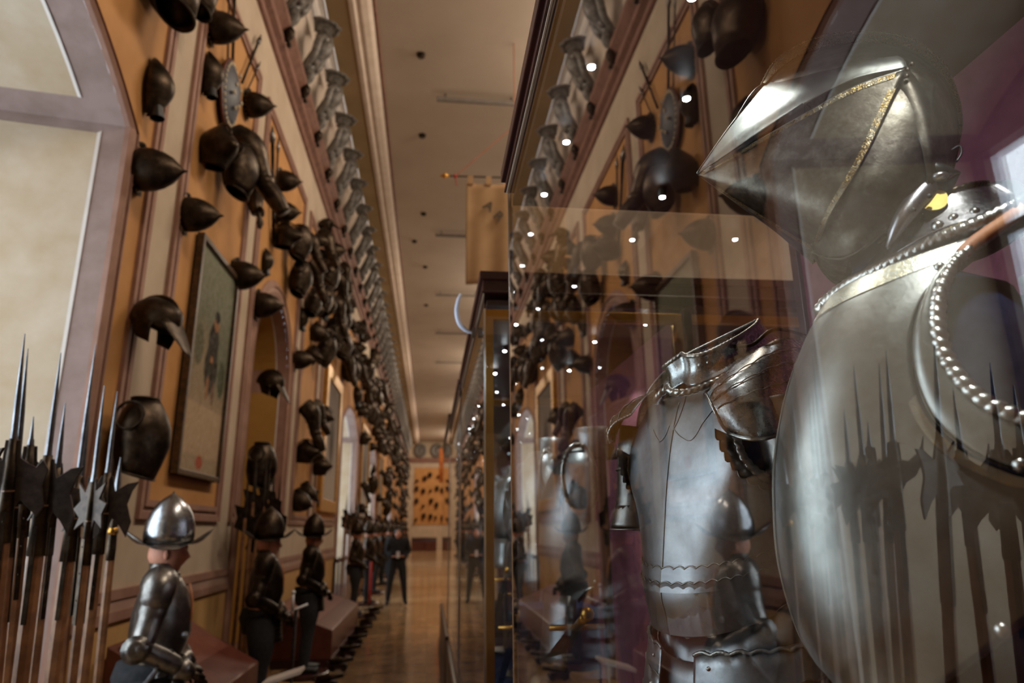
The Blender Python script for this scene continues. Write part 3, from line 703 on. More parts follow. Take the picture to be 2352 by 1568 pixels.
# ----------------------------------------------------------------- ARMOUR 1 : gorget and breastplate
OB=L2(-.2,0,-.45)
bp=empty('breastplate',OB,'large pale steel breastplate with roped neck and armhole, nearest in the first case','breastplate')
rope_n=[(1886,712,0),(1905,690,.012),(1960,650,.050),(2050,604,.085),(2150,556,.115),(2235,520,.132),(2310,484,.140),(2365,455,.130)]
med=[(1886,716,0),(1842,796,0),(1802,920,0),(1780,1050,0),(1778,1160,0),(1788,1290,0),(1822,1420,0),(1858,1500,0),(1892,1540,0),(1945,1610,0)]
edge=[(2250,538,.143),(2198,592,.152),(2130,665,.162),(2096,750,.168),(2096,850,.173),(2130,950,.180),(2210,1030,.190),(2330,1085,.200),(2440,1120,.205),(2520,1300,.200)]
bg=A1.ell(med,edge,60,56,k=.9,ridge=.0,pw=.52)
m=MB(); addG(m,A1,bg)
MPL=m.obj('main_plate',steel,bp,org=OB,smooth=True,solid=.002)
cc=V((-.3,0,.1))
m=MB(); edge_band(m,A1,bg,'v0',.020,.02,.98,inset=.001); m.obj('centre_etched_band',gilt_worn,MPL,org=OB,smooth=True,split=True)
m=MB(); edge_band(m,A1,bg,'u0',.034,.06,.93,inset=.004); m.obj('neck_etched_band',gilt_worn,MPL,org=OB,smooth=True,split=True)
m=MB(); edge_band(m,A1,bg,'v1',.012,.50,.98,inset=.003); m.obj('side_etched_band',gilt_worn,MPL,org=OB,smooth=True,split=True)
# lower plate below the waist seam, closing to the fauld
m=MB(); Rp=[A1.W(A1.L(*c)) for c in rope_n]; Rm=[A1.W(A1.L(*c)*V((1,-1,1))) for c in rope_n]
m.rope(Rm[::-1]+Rp[1:],.0100,.0092,n=900,strands=3,amp=.17); m.obj('roped_neck',rope_steel,bp,org=OB,smooth=True)
# armhole gusset with etched border and big roped edge
rp=[(2330,502,.140),(2262,548,.150),(2196,600,.162),(2163,660,.172),(2152,720,.180),(2160,790,.186),(2190,850,.192),(2245,910,.200),(2320,950,.207),(2420,975,.210),(2520,960,.205)]
ed2=[(2262,532,.145),(2212,585,.152),(2140,655,.164),(2106,735,.170),(2098,800,.173),(2108,880,.178),(2145,965,.184),(2220,1033,.193),(2330,1082,.202),(2440,1105,.207),(2560,1100,.207)]
A_=crs([A1.L(*c)+V((0,.004,0)) for c in ed2],50); B_=crs([A1.L(*c) for c in rp],50)
Gs=np.array([[a*(1-t)+b*t+V((.006*math.sin(t*PI),.006*math.sin(t*PI),0)) for t in (0,.15,.35,.6,.85,1)] for a,b in zip(A_,B_)])
m=MB(); addG(m,A1,Gs); GUS=m.obj('armhole_gusset',steel,bp,org=OB,smooth=True,solid=.002)
m=MB(); addG(m,A1,offs(sub(Gs,.12,1,.30,.88,50,6),.001,cc)); m.obj('gusset_etched_band',gilt_worn,GUS,org=OB,smooth=True,split=True)
m=MB()
for sg in (1,-1):
    Q=[A1.W(b*V((1,sg,1))) for b in B_]; m.tube(Q,.0085,14,mod=None) if False else None
    Qn=crs([A1.W(A1.L(*c)*V((1,sg,1))) for c in rp],460); m.tube(Qn,[.0055+.0035*min(1,i/160) for i in range(460)],14,mod=lambda a,L:.84+.22*abs(math.cos(a*.5+L/.0120*PI)))
m.obj('roped_armhole',rope_steel,bp,org=OB,smooth=True,split=True)
m=MB(); 
for sg in (1,): m.tube([A1.W(q+V((.0005,.003,0))) for q in A_],.0012,6)
m.obj('gusset_seam',dark_steel,bp,org=OB,smooth=True)
m=MB()
rivet(m,A1,near(A1,bg,2158,612),(.5,.8,.3),.0055); rivet(m,A1,near(A1,Gs,2345,1075),(.2,1,0),.007); rivet(m,A1,near(A1,bg,2297,1443),(.6,.8,-.1),.0065); m.obj('rivet',rope_steel,bp,org=OB,smooth=True,split=True)
# leather shoulder strap
S=crs([A1.L(*c)+V((0,.007,0)) for c in ((2205,588,.156),(2225,568,.155),(2262,540,.150),(2300,515,.146),(2350,480,.14))],20); m=MB()
m.grid([[A1.W(q+V((.004,0,.006))) for q in S],[A1.W(q-V((.005,0,.005))) for q in S]]); st=m.obj('shoulder_strap',leather,bp,org=OB,smooth=True,solid=.003); st['label']='tan leather shoulder strap'
# gorget
gg=A1.patch([[(1900,700,0),(1960,660,.045),(2050,612,.080),(2150,562,.110),(2240,524,.126),(2318,486,.120),(2360,462,.10)],
 [(1940,655,0),(1985,630,.040),(2060,575,.076),(2150,525,.102),(2240,495,.114),(2312,470,.105),(2340,452,.08)],
 [(1965,610,0),(2000,595,.035),(2060,545,.066),(2130,492,.086),(2215,462,.096),(2280,455,.085),(2310,445,.06)],
 [(1985,580,0),(2010,568,.032),(2060,520,.060),(2115,470,.078),(2180,440,.088),(2235,425,.08),(2268,422,.05)]],22,44)
OG=L2(-.25,0,.3)
go=empty('gorget',OG,'speckled steel gorget collar with rivets between the pointed helmet and the nearest breastplate','gorget')
m=MB(); addG(m,A1,gg); m.obj('collar_plate',gorget_steel,go,org=OG,smooth=True,solid=.002)
# back half of collar
bk=[]
for i in range(12):
    row=gg[int(i*21/11)]; e0=row[-1]; bk.append([V((e0[0]-.05*math.sin(PI*j/12),e0[1]*math.cos(PI*j/12),e0[2]+.01*math.sin(PI*j/12))) for j in range(13)])
m=MB(); m.grid([[A1.W(q) for q in r] for r in bk]); m.obj('rear_collar_plate',gorget_steel,go,org=OG,smooth=True,solid=.002)
m=MB(); m.rope([A1.W(q*V((1,-1,1))) for q in gg[-1][::-1]]+[A1.W(q) for q in gg[-1][1:]],.0045,.009,n=260); m.obj('roped_collar_edge',dark_steel,go,org=OG,smooth=True)
m=MB()
for (x,y,w,r) in ((2157,515,.104,.0065),(2193,493,.109,.005),(2242,481,.112,.005)): rivet(m,A1,near(A1,gg,x,y),(.3,1,.4),r)
m.obj('rivet',rope_steel,go,org=OG,smooth=True,split=True)
m=MB(); m.tube([A1.W(q+V((0,.0006,0))) for q in gg[6]],.0013,6); m.obj('lame_edge',gorget_steel,go,org=OG,smooth=True)
# backplate (rear shell beyond the side seam) and fauld under it
OBk=L2(-.36,0,-.1); bk=empty('backplate',OBk,'plain steel backplate behind the nearest breastplate, seen beside its armhole','backplate')
G=[]
for i in range(16):
    t=i/15; z=.26-.50*t; hw=.15+.03*math.sin(t*PI)-.02*t; r=[]
    for j in range(33):
        a=-PI/2+PI*j/32; r.append(L2(-.33-.10*math.cos(a)*(1+.2*math.sin(t*PI)),hw*math.sin(a),z+.05*math.cos(a)*(1-t)))
    G.append(r)
m=MB(); m.grid(G); m.obj('plate',steel,bk,org=OBk,smooth=True,solid=.002)
OF=L2(-.2,0,-.4); fa=empty('fauld',OF,'hooped steel fauld plates below the nearest breastplate','fauld')
for k in range(3):
    G=[]
    for i in range(5):
        t=i/4; z=-.19-.055*k-.065*t; r=[]
        for j in range(49):
            a=-PI*.62+PI*1.24*j/48; R_=.165+.012*k+.02*t; r.append(L2(-.255+R_*.95*math.cos(a),R_*1.05*math.sin(a),z-.02*math.cos(a)+.02))
        G.append(r)
    m=MB(); m.grid(G); m.obj('lame',steel,fa,org=OF,smooth=True,solid=.002)
# ----------------------------------------------------------------- ARMOUR 2
A2=Arm((-.951,-.309),onY(1545,1000,1.28))
def W2(s_,w,z): return A2.W(V((s_,w,z)))
O2=W2(-.1,0,-.2)
ar2=empty('half_armour',O2,'second armour in the first case, cool grey steel with scalloped plates and no helmet','armour')
def part2(n,mb,mat=steel_blue,**k): return mb.obj(n,mat,ar2,org=O2,smooth=True,**k)
med=[(1566,903,0),(1553,955,0),(1540,1030,0),(1531,1120,0),(1526,1210,0),(1522,1295,0),(1519,1370,0),(1543,1459,0)]
edge=[(1668,872,.115),(1668,935,.135),(1680,1010,.155),(1715,1080,.168),(1795,1140,.178),(1815,1240,.165),(1815,1320,.155),(1815,1390,.150)]
b2=A2.ell(med,edge,50,40,k=1.0,ridge=.012,pw=.85)
m=MB(); addG(m,A2,b2); part2('breastplate',m,solid=.002)
m=MB(); m.tube([A2.W(q+V((.0005,0,0))) for q in b2[3:,0]],.0013,6); part2('medial_ridge',m,steel)
cc=V((-.2,0,.1))
# scalloped lames across the waist
def scal(A,G,u0,u1,v1,n,amp,d,mb,both=True):
    """a band whose upper edge is cut in scallops"""
    N=n*10+1; up=[];lo=[]
    for j in range(N):
        v=v1*j/(N-1); ph=(j%10)/10; a=amp*abs(math.sin(PI*ph))
        up.append(sub(G,u0-a,u0-a+.001,v,v+.001,2,2)[0,0]); lo.append(sub(G,u1,u1+.001,v,v+.001,2,2)[0,0])
    mid=[(p+q)/2 for p,q in zip(up,lo)]
    S=np.array([up,mid,lo]); S=S.transpose(1,0,2)
    S=offs(S,d,cc); addG(mb,A,S,both)
    return [q for q in S[:,0]]
edges=[]
for k,(u0,u1) in enumerate(((.735,.84),(.80,.995))):
    m=MB(); e_=scal(A2,b2,u0,u1,.97,11,.012,.0022+.0016*k,m); edges.append(e_); part2('waist_lame',m)
m=MB()
for e_ in edges:
    m.tube([A2.W(q) for q in e_],.0014,6); m.tube([A2.W(q*V((1,-1,1))) for q in e_],.0014,6)
part2('scalloped_rim',m,steel)
# armhole gusset: scalloped seam then bold roped edge
ae=[(1640,985,.150),(1668,1050,.158),(1712,1098,.170),(1780,1130,.180)]
rp2=[(1688,1003,.160),(1708,1052,.172),(1745,1088,.184),(1800,1112,.190),(1850,1118,.186)]
m=MB(); m.rope([A2.W(A2.L(*c)) for c in rp2],.0085,.014,n=160); m.rope([A2.W(A2.L(*c)*V((1,-1,1))) for c in rp2],.0085,.014,n=160); part2('roped_armhole',m,grey_steel,split=True)
a_=crs([A2.L(*c)+V((0,.003,0)) for c in ae+[(1830,1150,.182)]],41); b_=crs([A2.L(*c) for c in rp2],41)
for j in range(41): a_[j]=a_[j]+V((.005,0,-.005))*abs(math.sin(PI*j/4))
Gs=np.array([[a*(1-t)+b*t for t in (0,.5,1)] for a,b in zip(a_,b_)]); m=MB(); addG(m,A2,Gs); part2('armhole_gusset',m,grey_steel,solid=.0015)
m=MB(); m.tube([A2.W(q) for q in a_],.0014,6); part2('gusset_rim',m,steel)
# embossed pectoral lines
m=MB()
for P in ([(1548,985),(1562,1000),(1582,1006),(1600,996),(1612,975)],[(1612,975),(1640,940),(1662,915)],[(1500,985),(1508,1003),(1518,1008),(1530,998),(1538,975)],[(1575,905),(1572,930),(1560,965),(1548,985)]):
    Q=crs([near(A2,b2,x,y)+V((.0008,.0004,0)) if x>1545 else near(A2,mirror(b2),x,y)+V((.0008,-.0004,0)) for x,y in P],20); m.tube([A2.W(q) for q in Q],.0011,6)
part2('embossed_line',m,steel_blue,split=True)
# neck rope, collar
nr=[(1534,890,0),(1541,899,.018),(1580,900,.050),(1640,878,.085),(1690,850,.105),(1735,815,.115),(1790,785,.10)]
m=MB(); m.rope([A2.W(A2.L(*c)*V((1,-1,1))) for c in nr[::-1]]+[A2.W(A2.L(*c)) for c in nr[1:]],.0075,.012,n=300); part2('roped_neck',m,rope_steel)
cg=A2.patch([[(1568,880,0),(1590,885,.040),(1640,868,.072),(1690,842,.088),(1735,812,.085),(1775,788,.045),(1790,775,0)],
 [(1572,845,0),(1590,850,.034),(1630,842,.062),(1680,818,.076),(1720,790,.074),(1752,765,.040),(1762,755,0)],
 [(1566,812,0),(1582,818,.034),(1618,812,.064),(1665,790,.080),(1705,768,.078),(1735,746,.042),(1742,735,0)]],18,40)
m=MB(); addG(m,A2,cg); part2('collar',m,pauld_steel,solid=.0018)
m=MB(); m.rope([A2.W(q) for q in cg[-1]]+[A2.W(q*V((1,-1,1))) for q in cg[-1][::-1][1:]],.0045,.009,n=300); part2('roped_collar_edge',m,rope_steel)
m=MB(); rivet(m,A2,A2.L(1608,838,.056),(.6,.7,0),.004); rivet(m,A2,A2.L(1628,832,.066),(.4,.8,0),.004)
rivet(m,A2,A2.L(1655,888,.150),(.5,.8,.2),.006); rivet(m,A2,A2.L(1659,912,.160),(.5,.8,.2),.006); part2('rivet',m,rope_steel,split=True)
m=MB(); S=crs([A2.L(1690,800,.080),A2.L(1730,795,.10),A2.L(1768,765,.11),A2.L(1800,762,.11),A2.L(1850,775,.1)],18); m.tube([A2.W(q+V((0,0,.004))) for q in S],.004,8); part2('buckled_strap',m,dark_steel)
# shoulder plate over the bust between collar and pauldron
sh=A2.patch([[(1560,896,.03),(1600,893,.07),(1650,868,.100),(1700,838,.115),(1750,805,.12),(1800,785,.115)],
 [(1600,905,.07),(1640,905,.10),(1680,880,.13),(1730,850,.15),(1780,830,.15),(1830,815,.14)]],4,20)
# pauldron
pg=A2.patch([[(1622,905,.118),(1650,868,.120),(1700,828,.124),(1760,790,.126),(1810,775,.120),(1860,790,.100)],
 [(1628,918,.150),(1668,882,.172),(1725,848,.185),(1785,820,.185),(1840,815,.172),(1885,830,.145)],
 [(1642,945,.168),(1688,925,.200),(1745,905,.222),(1800,890,.222),(1850,880,.210),(1890,890,.180)],
 [(1660,978,.170),(1700,985,.203),(1748,985,.228),(1800,970,.232),(1845,950,.220),(1885,940,.195)],
 [(1676,996,.166),(1708,1006,.200),(1750,1008,.226),(1800,993,.232),(1845,972,.220),(1880,960,.195)]],40,40)
m=MB(); addG(m,A2,pg,False); part2('pauldron',m,pauld_steel,solid=.002)
m=MB(); addG(m,A2,mirror(sub(pg,0,.62,0,.45,20,20)),False); part2('pauldron',m,pauld_steel,solid=.002)
cc=V((-.15,.05,.1))
m=MB()
for u in (.18,.33,.47):
    row=sub(pg,u,u+.001,.03,.97,2,70)[0]; row=offs(np.array([row,row+V((0,.0001,-.002))]).transpose(1,0,2),.001,cc)[:,0]
    P=[A2.W(q+V((0,.0012,0))+V((0,0,.0025))*abs(math.sin(i*.32))) for i,q in enumerate(row)]; m.tube(P,.0012,6)
    P=[A2.W((q+V((0,.0012,0))+V((0,0,.0025))*abs(math.sin(i*.32)))*V((1,-1,1))) for i,q in enumerate(row[:31])]; m.tube(P,.0016,6)
part2('pauldron_lame_rim',m,steel)
m=MB(); m.tube([A2.W(q) for q in pg[-1]],.0035,8)
l_=[q for q in pg[:,0]]; m.rope([A2.W(q) for q in l_],.003,.007,n=120); m.rope([A2.W(q*V((1,-1,1))) for q in l_[:26]],.003,.007,n=120); part2('pauldron_rim',m,rope_steel,split=True)
# overlapping shoulder lames on the far shoulder
for dx,dw in ((0,0),(-13,-.006),(-24,-.012)):
    sl=A2.patch([[(1563+dx*.3,828,-.09),(1537+dx,858,-.12),(1504+dx,900,-.15),(1482+dx*.9,945,-.175),(1466+dx*.5,1000,-.19)],
     [(1563+dx*.3,850,-.088),(1545+dx,882,-.118),(1518+dx,920,-.147),(1497+dx*.9,965,-.169),(1473+dx*.5,1020,-.184)],
     [(1561+dx*.3,868,-.085),(1549+dx,902,-.11),(1528+dx,938,-.14),(1506+dx*.9,984,-.16),(1480+dx*.5,1038,-.175)]],8,24)
    sl[...,0]-=.004*abs(dx)/10
    m=MB(); addG(m,A2,sl,False); SLo=part2('shoulder_lame',m,pauld_steel,solid=.0018)
    m=MB(); m.rope([A2.W(q) for q in sl[0]],.0026,.006,n=120,amp=.2); m.tube([A2.W(q) for q in sl[-1]],.0018,6); m.obj('roped_rim',rope_steel,SLo,org=O2,smooth=True,split=True)
# right upper arm cannon, open at the end
def arm2(sgn,pts,rad):
    m=MB(); P=[A2.W(V(p)*V((1,sgn,1))) for p in pts]; m.tube(P,rad,22,caps=False,sub=30); return m
u0=A2.L(1478,985,-.20); u1=A2.L(1466,1080,-.215); u2=A2.L(1462,1215,-.215)
m=MB(); m.tube([A2.W(u0),A2.W(u1),A2.W((u1+u2)/2),A2.W(u2)],[.055,.047,.046,.056],24,caps=False,sub=30); part2('upper_arm_plate',m,grey_steel,solid=.0016)
m=MB(); q0=A2.W(u1); ring=[q0+V((.049*math.cos(t),.049*math.sin(t),.002)) for t in np.linspace(0,2*PI,25)]; m.tube(ring,.002,6)
q0=A2.W(u2); ring=[q0+V((.057*math.cos(t),.057*math.sin(t),.0)) for t in np.linspace(0,2*PI,33)]; m.tube(ring,.0018,6); part2('arm_plate_rim',m,steel)
m=MB(); m.tube([A2.W(u2+V((0,0,.004))),A2.W(u2+V((0,0,.05)))],[.050,.044],20); part2('arm_lining',m,simple('dark_brown_lining',(.02,.011,.006),(.03,.016,.01),20,.9))
for q in (u0,): m=MB(); l0=V((q[0],-q[1],q[2])); m.tube([A2.W(l0),A2.W(l0+V((-.01,.005,-.09))),A2.W(l0+V((-.02,.01,-.2)))],[.055,.047,.05],22,caps=False,sub=20); part2('upper_arm_plate',m,grey_steel,solid=.0016)
# fauld lames below
def skirt(u,zt,zb,rt,rb,dz,amp,ph=0.0,a0=-1.9,a1=1.9):
    G=[];N=121
    top=[];bot=[]
    for j in range(N):
        a=a0+(a1-a0)*j/(N-1); sc=amp*abs(math.sin(a*9+ph))
        top.append(V((u+rt*.80*math.cos(a),rt*math.sin(a),zt-dz*max(0,math.cos(a))**2+sc))); bot.append(V((u+rb*.80*math.cos(a),rb*math.sin(a),zb-dz*max(0,math.cos(a))**2)))
    return top,bot
specs=[(-.135,-.125,-.205,.170,.186,.070,.006),(-.135,-.180,-.250,.186,.200,.050,.0)]
for (u,zt,zb,rt,rb,dz,am) in specs:
    t_,b_=skirt(u,zt,zb,rt,rb,dz,am); m=MB(); m.grid([[A2.W(q) for q in t_],[A2.W((p+q)/2) for p,q in zip(t_,b_)],[A2.W(q) for q in b_]]); part2('fauld_lame',m,solid=.0018)
    m=MB(); m.tube([A2.W(q) for q in (t_ if am else b_)],.0016,6); part2('fauld_rim',m,steel)
# tassets, five lames each
for sg in (1,-1):
    for k in range(5):
        G=[];zt=-.215-.048*k; ub=-.105
        for i in range(4):
            t=i/3; r=[]
            for j in range(49):
                b=j/48; a=(.22+1.45*b); R_=.205+.010*k+.012*t; zz=zt-.060*t+.035*b+(.005*abs(math.sin(b*26)) if i==0 else 0)
                r.append(A2.W(V((ub-.03+R_*.80*math.cos(a),sg*R_*math.sin(a),zz))))
            G.append(r)
        m=MB(); m.grid(G); part2('tasset_lame',m,solid=.0016)
        m=MB(); m.tube(G[0],.0015,6); 
        if k==0: m.rope(G[0],.0035,.007,n=140)
        part2('tasset_rim',m,steel)
        m=MB(); p=G[1][5]; m.ball(p,.004,8); m.ball(G[1][40],.004,8); part2('tasset_rivet',m,rope_steel,split=True)
m=MB(); PR=[(-.3,.13,.10),(-.1,.12,.09),(.1,.13,.085),(.2,.12,.07),(.26,.05,.05),(.30,.04,.04)]
m.grid([[W2(-.135+b*math.cos(2*PI*k/24),a*math.sin(2*PI*k/24),z) for k in range(24)] for z,a,b in PR],closev=True); part2('lining_form',m,navy)
O3=W2(-.13,0,-1.0); e=empty('stand_pole',O3,'steel pole on a round foot under the second armour','stand'); m=MB(); m.tube([W2(-.13,0,z) for z in (-1.0,-.3)],.018,14); m.lathe([(0,.15),(.02,.15),(.03,.02)],O3,(0,0,1),24); m.obj('pole',grey_steel,e,org=O3,smooth=True,auto=40)
# ================================================================= GENERIC ARMOUR PIECES (local: +X outward/forward, z up)
def ringpts(o,a,b,z,n=28,ridge=0,back=.8,tilt=0):
    r=[]
    for k in range(n):
        t=2*PI*k/n; c,s_=math.cos(t),math.sin(t); x=(a if c>0 else a*back)*c*(1+ridge*max(0,c)**12)
        r.append((o[0]+x,o[1]+b*s_,z+tilt*c))
    return r
def cuirass_mesh(mb,h=.46,o=(0,0,0)):
    P=[(0,.10,.150),(.06,.135,.155),(.16,.165,.175),(.26,.160,.185),(.34,.135,.165),(.40,.105,.120),(.44,.08,.075)]
    G=[ringpts(o,a,b,o[2]+z*h/.44,28,.12,.8,-.035 if i==0 else 0) for i,(z,a,b) in enumerate(P)]
    mb.grid(G,closev=True); return mb
def cuirass(name,mat,rim,e):
    m=MB(); cuirass_mesh(m); m.obj('breast_and_back',mat,e,smooth=True,solid=.003)
    m=MB(); m.tube(ringpts((0,0,0),.083,.078,.46,24),.009,8,close=True)
    for sg in (1,-1):
        m.tube([(.10*math.cos(t)*.8,sg*(.178-.02*math.sin(t)),.335+.085*math.sin(t)) for t in np.linspace(0,2*PI,20)[:-1]],.009,8,close=True)
    m.tube(ringpts((0,0,0),.105,.155,.0,24,.0,.8,-.035),.008,8,close=True); m.obj('rolled_edge',rim,e,smooth=True,split=True)
    return e
def morion_mesh(e,bowl,brimm,axis=(0,0,1),hint=(0,1,0),brim=1.0,h=.27,r=.105,scale=1.0,comb=False):
    """pear-shaped bowl on a brim peaked fore and aft"""
    x,y,a=frame_from(axis,hint) 
    prof=[(0,r*1.0),(.05,r*1.03),(.10,r*1.0),(.15,r*.86),(.20,r*.62),(.235,r*.34),(.255,r*.13),(.27,r*.07),(.285,.004)]
    prof=[(p*h/.27*scale,q*scale) for p,q in prof]
    m=MB(); m.lathe(prof,(0,0,0),axis,28,sx=1.12,sy=.95,hint=hint,caps=False); m.obj('bowl',bowl,e,smooth=True,solid=.003)
    m=MB(); G=[]
    for i in range(5):
        t=i/4; row=[]
        for k in range(36):
            ph=2*PI*k/36; pk=abs(math.cos(ph))**3
            rad=scale*(r*(1.1 if True else 1)*(1-.12*abs(math.sin(ph)))+t*brim*(.038+.065*pk)); lift=scale*brim*(t*t*.075*pk-t*.022*(1-pk))
            row.append(x*(rad*math.cos(ph))+y*(rad*math.sin(ph))+a*lift)
        G.append(row)
    m.grid(G,closev=True); m.obj('brim',brimm,e,smooth=True,solid=.003)
    m=MB(); 
    for k in range(18):
        ph=2*PI*k/18; c=x*(scale*r*1.13*math.cos(ph))+y*(scale*r*.98*math.sin(ph))+a*(.018*scale); m.ball(c,.006*scale,6)
    m.obj('rivets',brass,e,smooth=True)
def burgonet(e,mat):
    """closed helmet with round skull, a pointed peak and cheek pieces; faces +X, hangs tilted"""
    m=MB(); G=[]
    for i in range(15):
        t=PI*.62*i/14; row=[]
        for k in range(28):
            p=2*PI*k/28; row.append((.125*math.sin(t)*math.cos(p),.10*math.sin(t)*math.sin(p),.115*math.cos(t)+.03*max(0,math.cos(p))*math.sin(t)**2))
        G.append(row)
    m.grid(G,closev=True); m.obj('skull',mat,e,smooth=True,solid=.003)
    m=MB(); G=[]
    for i in range(8):
        t=i/7; w=.085*(1-t)**.7+.004; G.append([(.10+.17*t,w*math.sin(q),.015-.10*t+.03*math.cos(q)*(1-t)) for q in np.linspace(-PI/2,PI/2,11)])
    m.grid(G); m.obj('peak',mat,e,smooth=True,solid=.004)
    m=MB()
    for sg in (1,-1):
        G=[[(.07-.13*u_*(1-.4*v)+.02*v,sg*(.098-.02*v*v),-.01-.09*v) for u_ in np.linspace(0,1,7)] for v in np.linspace(0,1,6)]; m.grid(G)
    m.obj('cheek_piece',mat,e,smooth=True,solid=.003,split=True)
    m=MB(); m.tube([(.127*math.sin(t),0,.118*math.cos(t)+.004) for t in np.linspace(-1.7,1.4,14)],.010,8); m.obj('comb',mat,e,smooth=True)
def closehelm(e,mat):
    m=MB(); G=[]
    for i in range(17):
        t=i/16; z=.13-.30*t; r=.02+.105*math.sin(min(1,t*2.1)*PI/2)-.035*max(0,t-.6)/.4; row=[]
        for k in range(28):
            p=2*PI*k/28; nose=.075*max(0,math.cos(p))**5*math.exp(-((t-.52)/.2)**2); row.append((r*1.15*math.cos(p)+nose,r*.9*math.sin(p),z))
        G.append(row)
    m.grid(G,closev=True); m.obj('skull_and_visor',mat,e,smooth=True,solid=.003)
    m=MB(); m.tube([(.13*math.cos(t)*1.02,0,.13*math.sin(t)+.01) for t in np.linspace(.3,2.6,14)],.009,8); m.obj('comb',mat,e,smooth=True)
    m=MB(); m.box((.10,-.06,-.006),(.145,.06,.0)); m.obj('sight',black,e)
def leafplate(e,mat,h=.42,w=.19):
    """a long tapering thigh plate, bulged, with cross lames"""
    m=MB(); G=[]
    for i in range(16):
        t=i/15; ww=w/2*(math.sin(PI*(.02+.90*t**.85)))**1.1; G.append([(.01+.15*math.sin(PI*(.04+.88*t))*math.cos(q),ww*math.sin(q),h*(.5-t)) for q in np.linspace(-PI/2,PI/2,13)])
    m.grid(G); m.obj('plate',mat,e,smooth=True,solid=.004)
    m=MB()
    m.tube([(.07,0,-h*.34),(.08,0,-h*.54)],[.035,.045],12,caps=False); m.obj('strap_end',black,e,smooth=True)
def armpiece(e,mat,L_=.5):
    """shoulder, elbow and forearm hanging out from the wall"""
    m=MB(); m.tube([(.0,0,.12),(.10,0,.05),(.16,.01,-.06),(.20,.02,-.16)],[.10,.105,.075,.06],16,sub=20); m.obj('shoulder_plates',mat,e,smooth=True)
    m=MB(); m.ball((.21,.02,-.17),.068,14,(1,1,.9)); m.obj('elbow_cop',mat,e,smooth=True)
    m=MB(); m.tube([(.21,.02,-.18),(.28,.03,-.27),(.34,.04,-.36)],[.055,.06,.045],14,sub=14,caps=True); m.obj('forearm_plate',mat,e,smooth=True)
    m=MB()
    for k in range(4): c=V((.10+.03*k,.002*k,.05-.065*k)); m.tube([c+V((.0,.09*math.cos(t),0))*(1-.12*k)+V((.07,0,.07))*math.sin(t)*(1-.12*k) for t in np.linspace(0,2*PI,15)[:-1]],.004,6,close=True)
    m.obj('lame_edge',mat,e,smooth=True,split=True)
def gauntlet(e,mat):
    m=MB(); m.tube([(0,0,.14),(.01,0,.04),(.03,0,-.03)],[.075,.05,.042],14,sub=10); m.obj('cuff',mat,e,smooth=True)
    for k in range(4):
        m=MB(); y=-.033+.022*k; m.tube([(.035,y,-.03),(.055,y*1.1,-.085-.006*(1-abs(k-1.5))),(.045,y*1.1,-.14+.01*abs(k-1.5))],[.013,.012,.009],8,sub=8); m.obj('finger_plate',mat,e,smooth=True)
    m=MB(); m.tube([(.05,-.035,.0),(.08,-.055,-.04),(.08,-.05,-.075)],[.014,.012,.009],8,sub=8); m.obj('thumb_plate',mat,e,smooth=True)
PROTO={}
def proto(kind):
    """a fresh thing of this kind: first use moves the prototype itself, later uses copy it"""
    if kind not in PROTO:
        e=empty(dict(cab='cabasset_helmet',burg='burgonet_helmet',close='visored_helmet',cui='hanging_cuirass',leaf='thigh_plate',arm='arm_harness',gaunt='gauntlet')[kind],(0,0,0))
        if kind=='cab': morion_mesh(e,dark_steel,dark_steel,axis=(1,0,0),hint=(0,1,0),brim=.45,h=.29,r=.12)
        if kind=='burg': burgonet(e,dark_steel)
        if kind=='close': closehelm(e,dark_steel)
        if kind=='cui': cuirass('c',dark_steel,dark_steel,e)
        if kind=='leaf': leafplate(e,dark_steel)
        if kind=='arm': armpiece(e,dark_steel)
        if kind=='gaunt': gauntlet(e,dark_steel)
        PROTO[kind]=e; return e
    return copy_tree(PROTO[kind])
CAT=dict(cab='helmet',burg='helmet',close='helmet',cui='cuirass',leaf='thigh plate',arm='arm armour',gaunt='gauntlet')
def place(kind,loc,label,group=None,rot=(0,0,0),sc=1.):
    o=proto(kind); o.location=(loc[0],loc[1],loc[2]+HC); o.rotation_euler=rot; o.scale=(sc,sc,sc)
    tag(o,label,CAT[kind],group); 
    if group is None and 'group' in o: del o['group']
    return o
WX=XL+.01
def wl(px,py,out=0): p=onX(px,py,XL+out); return (WX,p[1],p[2])
g1='cabasset helmets pegged to the left wall'
for (px,py,lab,sc) in [(308,388,'large cabasset helmet jutting from the wall beside the big pale arch',1.06),(417,492,'cabasset helmet jutting from the wall just above the tall painting',1.0),
  (480,62,'cabasset helmet jutting from the wall high up beside the hanging spear shafts',1.05),(563,240,'bronze-lit cabasset helmet jutting out beside the oval shield',1.0),
  (534,632,'cabasset helmet jutting out at the upper right corner of the painting',1.05),(584,700,'cabasset helmet jutting out at the top of the dark doorway arch',1.05),
  (674,826,'cabasset helmet jutting out to the right of the dark doorway arch',1.0),(636,415,'cabasset helmet beside upright poles, above another of the same',1.0),(634,486,'cabasset helmet beside upright poles, below another of the same',1.0),(520,340,'bronze-lit cabasset helmet above the hanging arm harness',1.0)]:
    place('cab',wl(px,py),lab,g1,(0,0,0),sc)
place('leaf',wl(336,196),'dark thigh plate hung beside the curve of the big pale arch','thigh plates on the left wall',(0,0,.2),1.05)
place('leaf',wl(466,166),'dark thigh plate hung to the left of the oval shield','thigh plates on the left wall',(0,0,.2),1.0)
place('leaf',wl(602,598),'dark thigh plate hung above the dark doorway arch','thigh plates on the left wall',(0,0,.2),.75)
place('leaf',wl(686,730),'dark thigh plate hung right of the doorway arch','thigh plates on the left wall',(0,0,.2),.85)
place('close',(WX+.12,)+wl(464,328)[1:],'greyish visored helmet hung below the oval shield',None,(.0,.25,-.7),1.25)
g2='burgonet helmets pegged to the left wall'
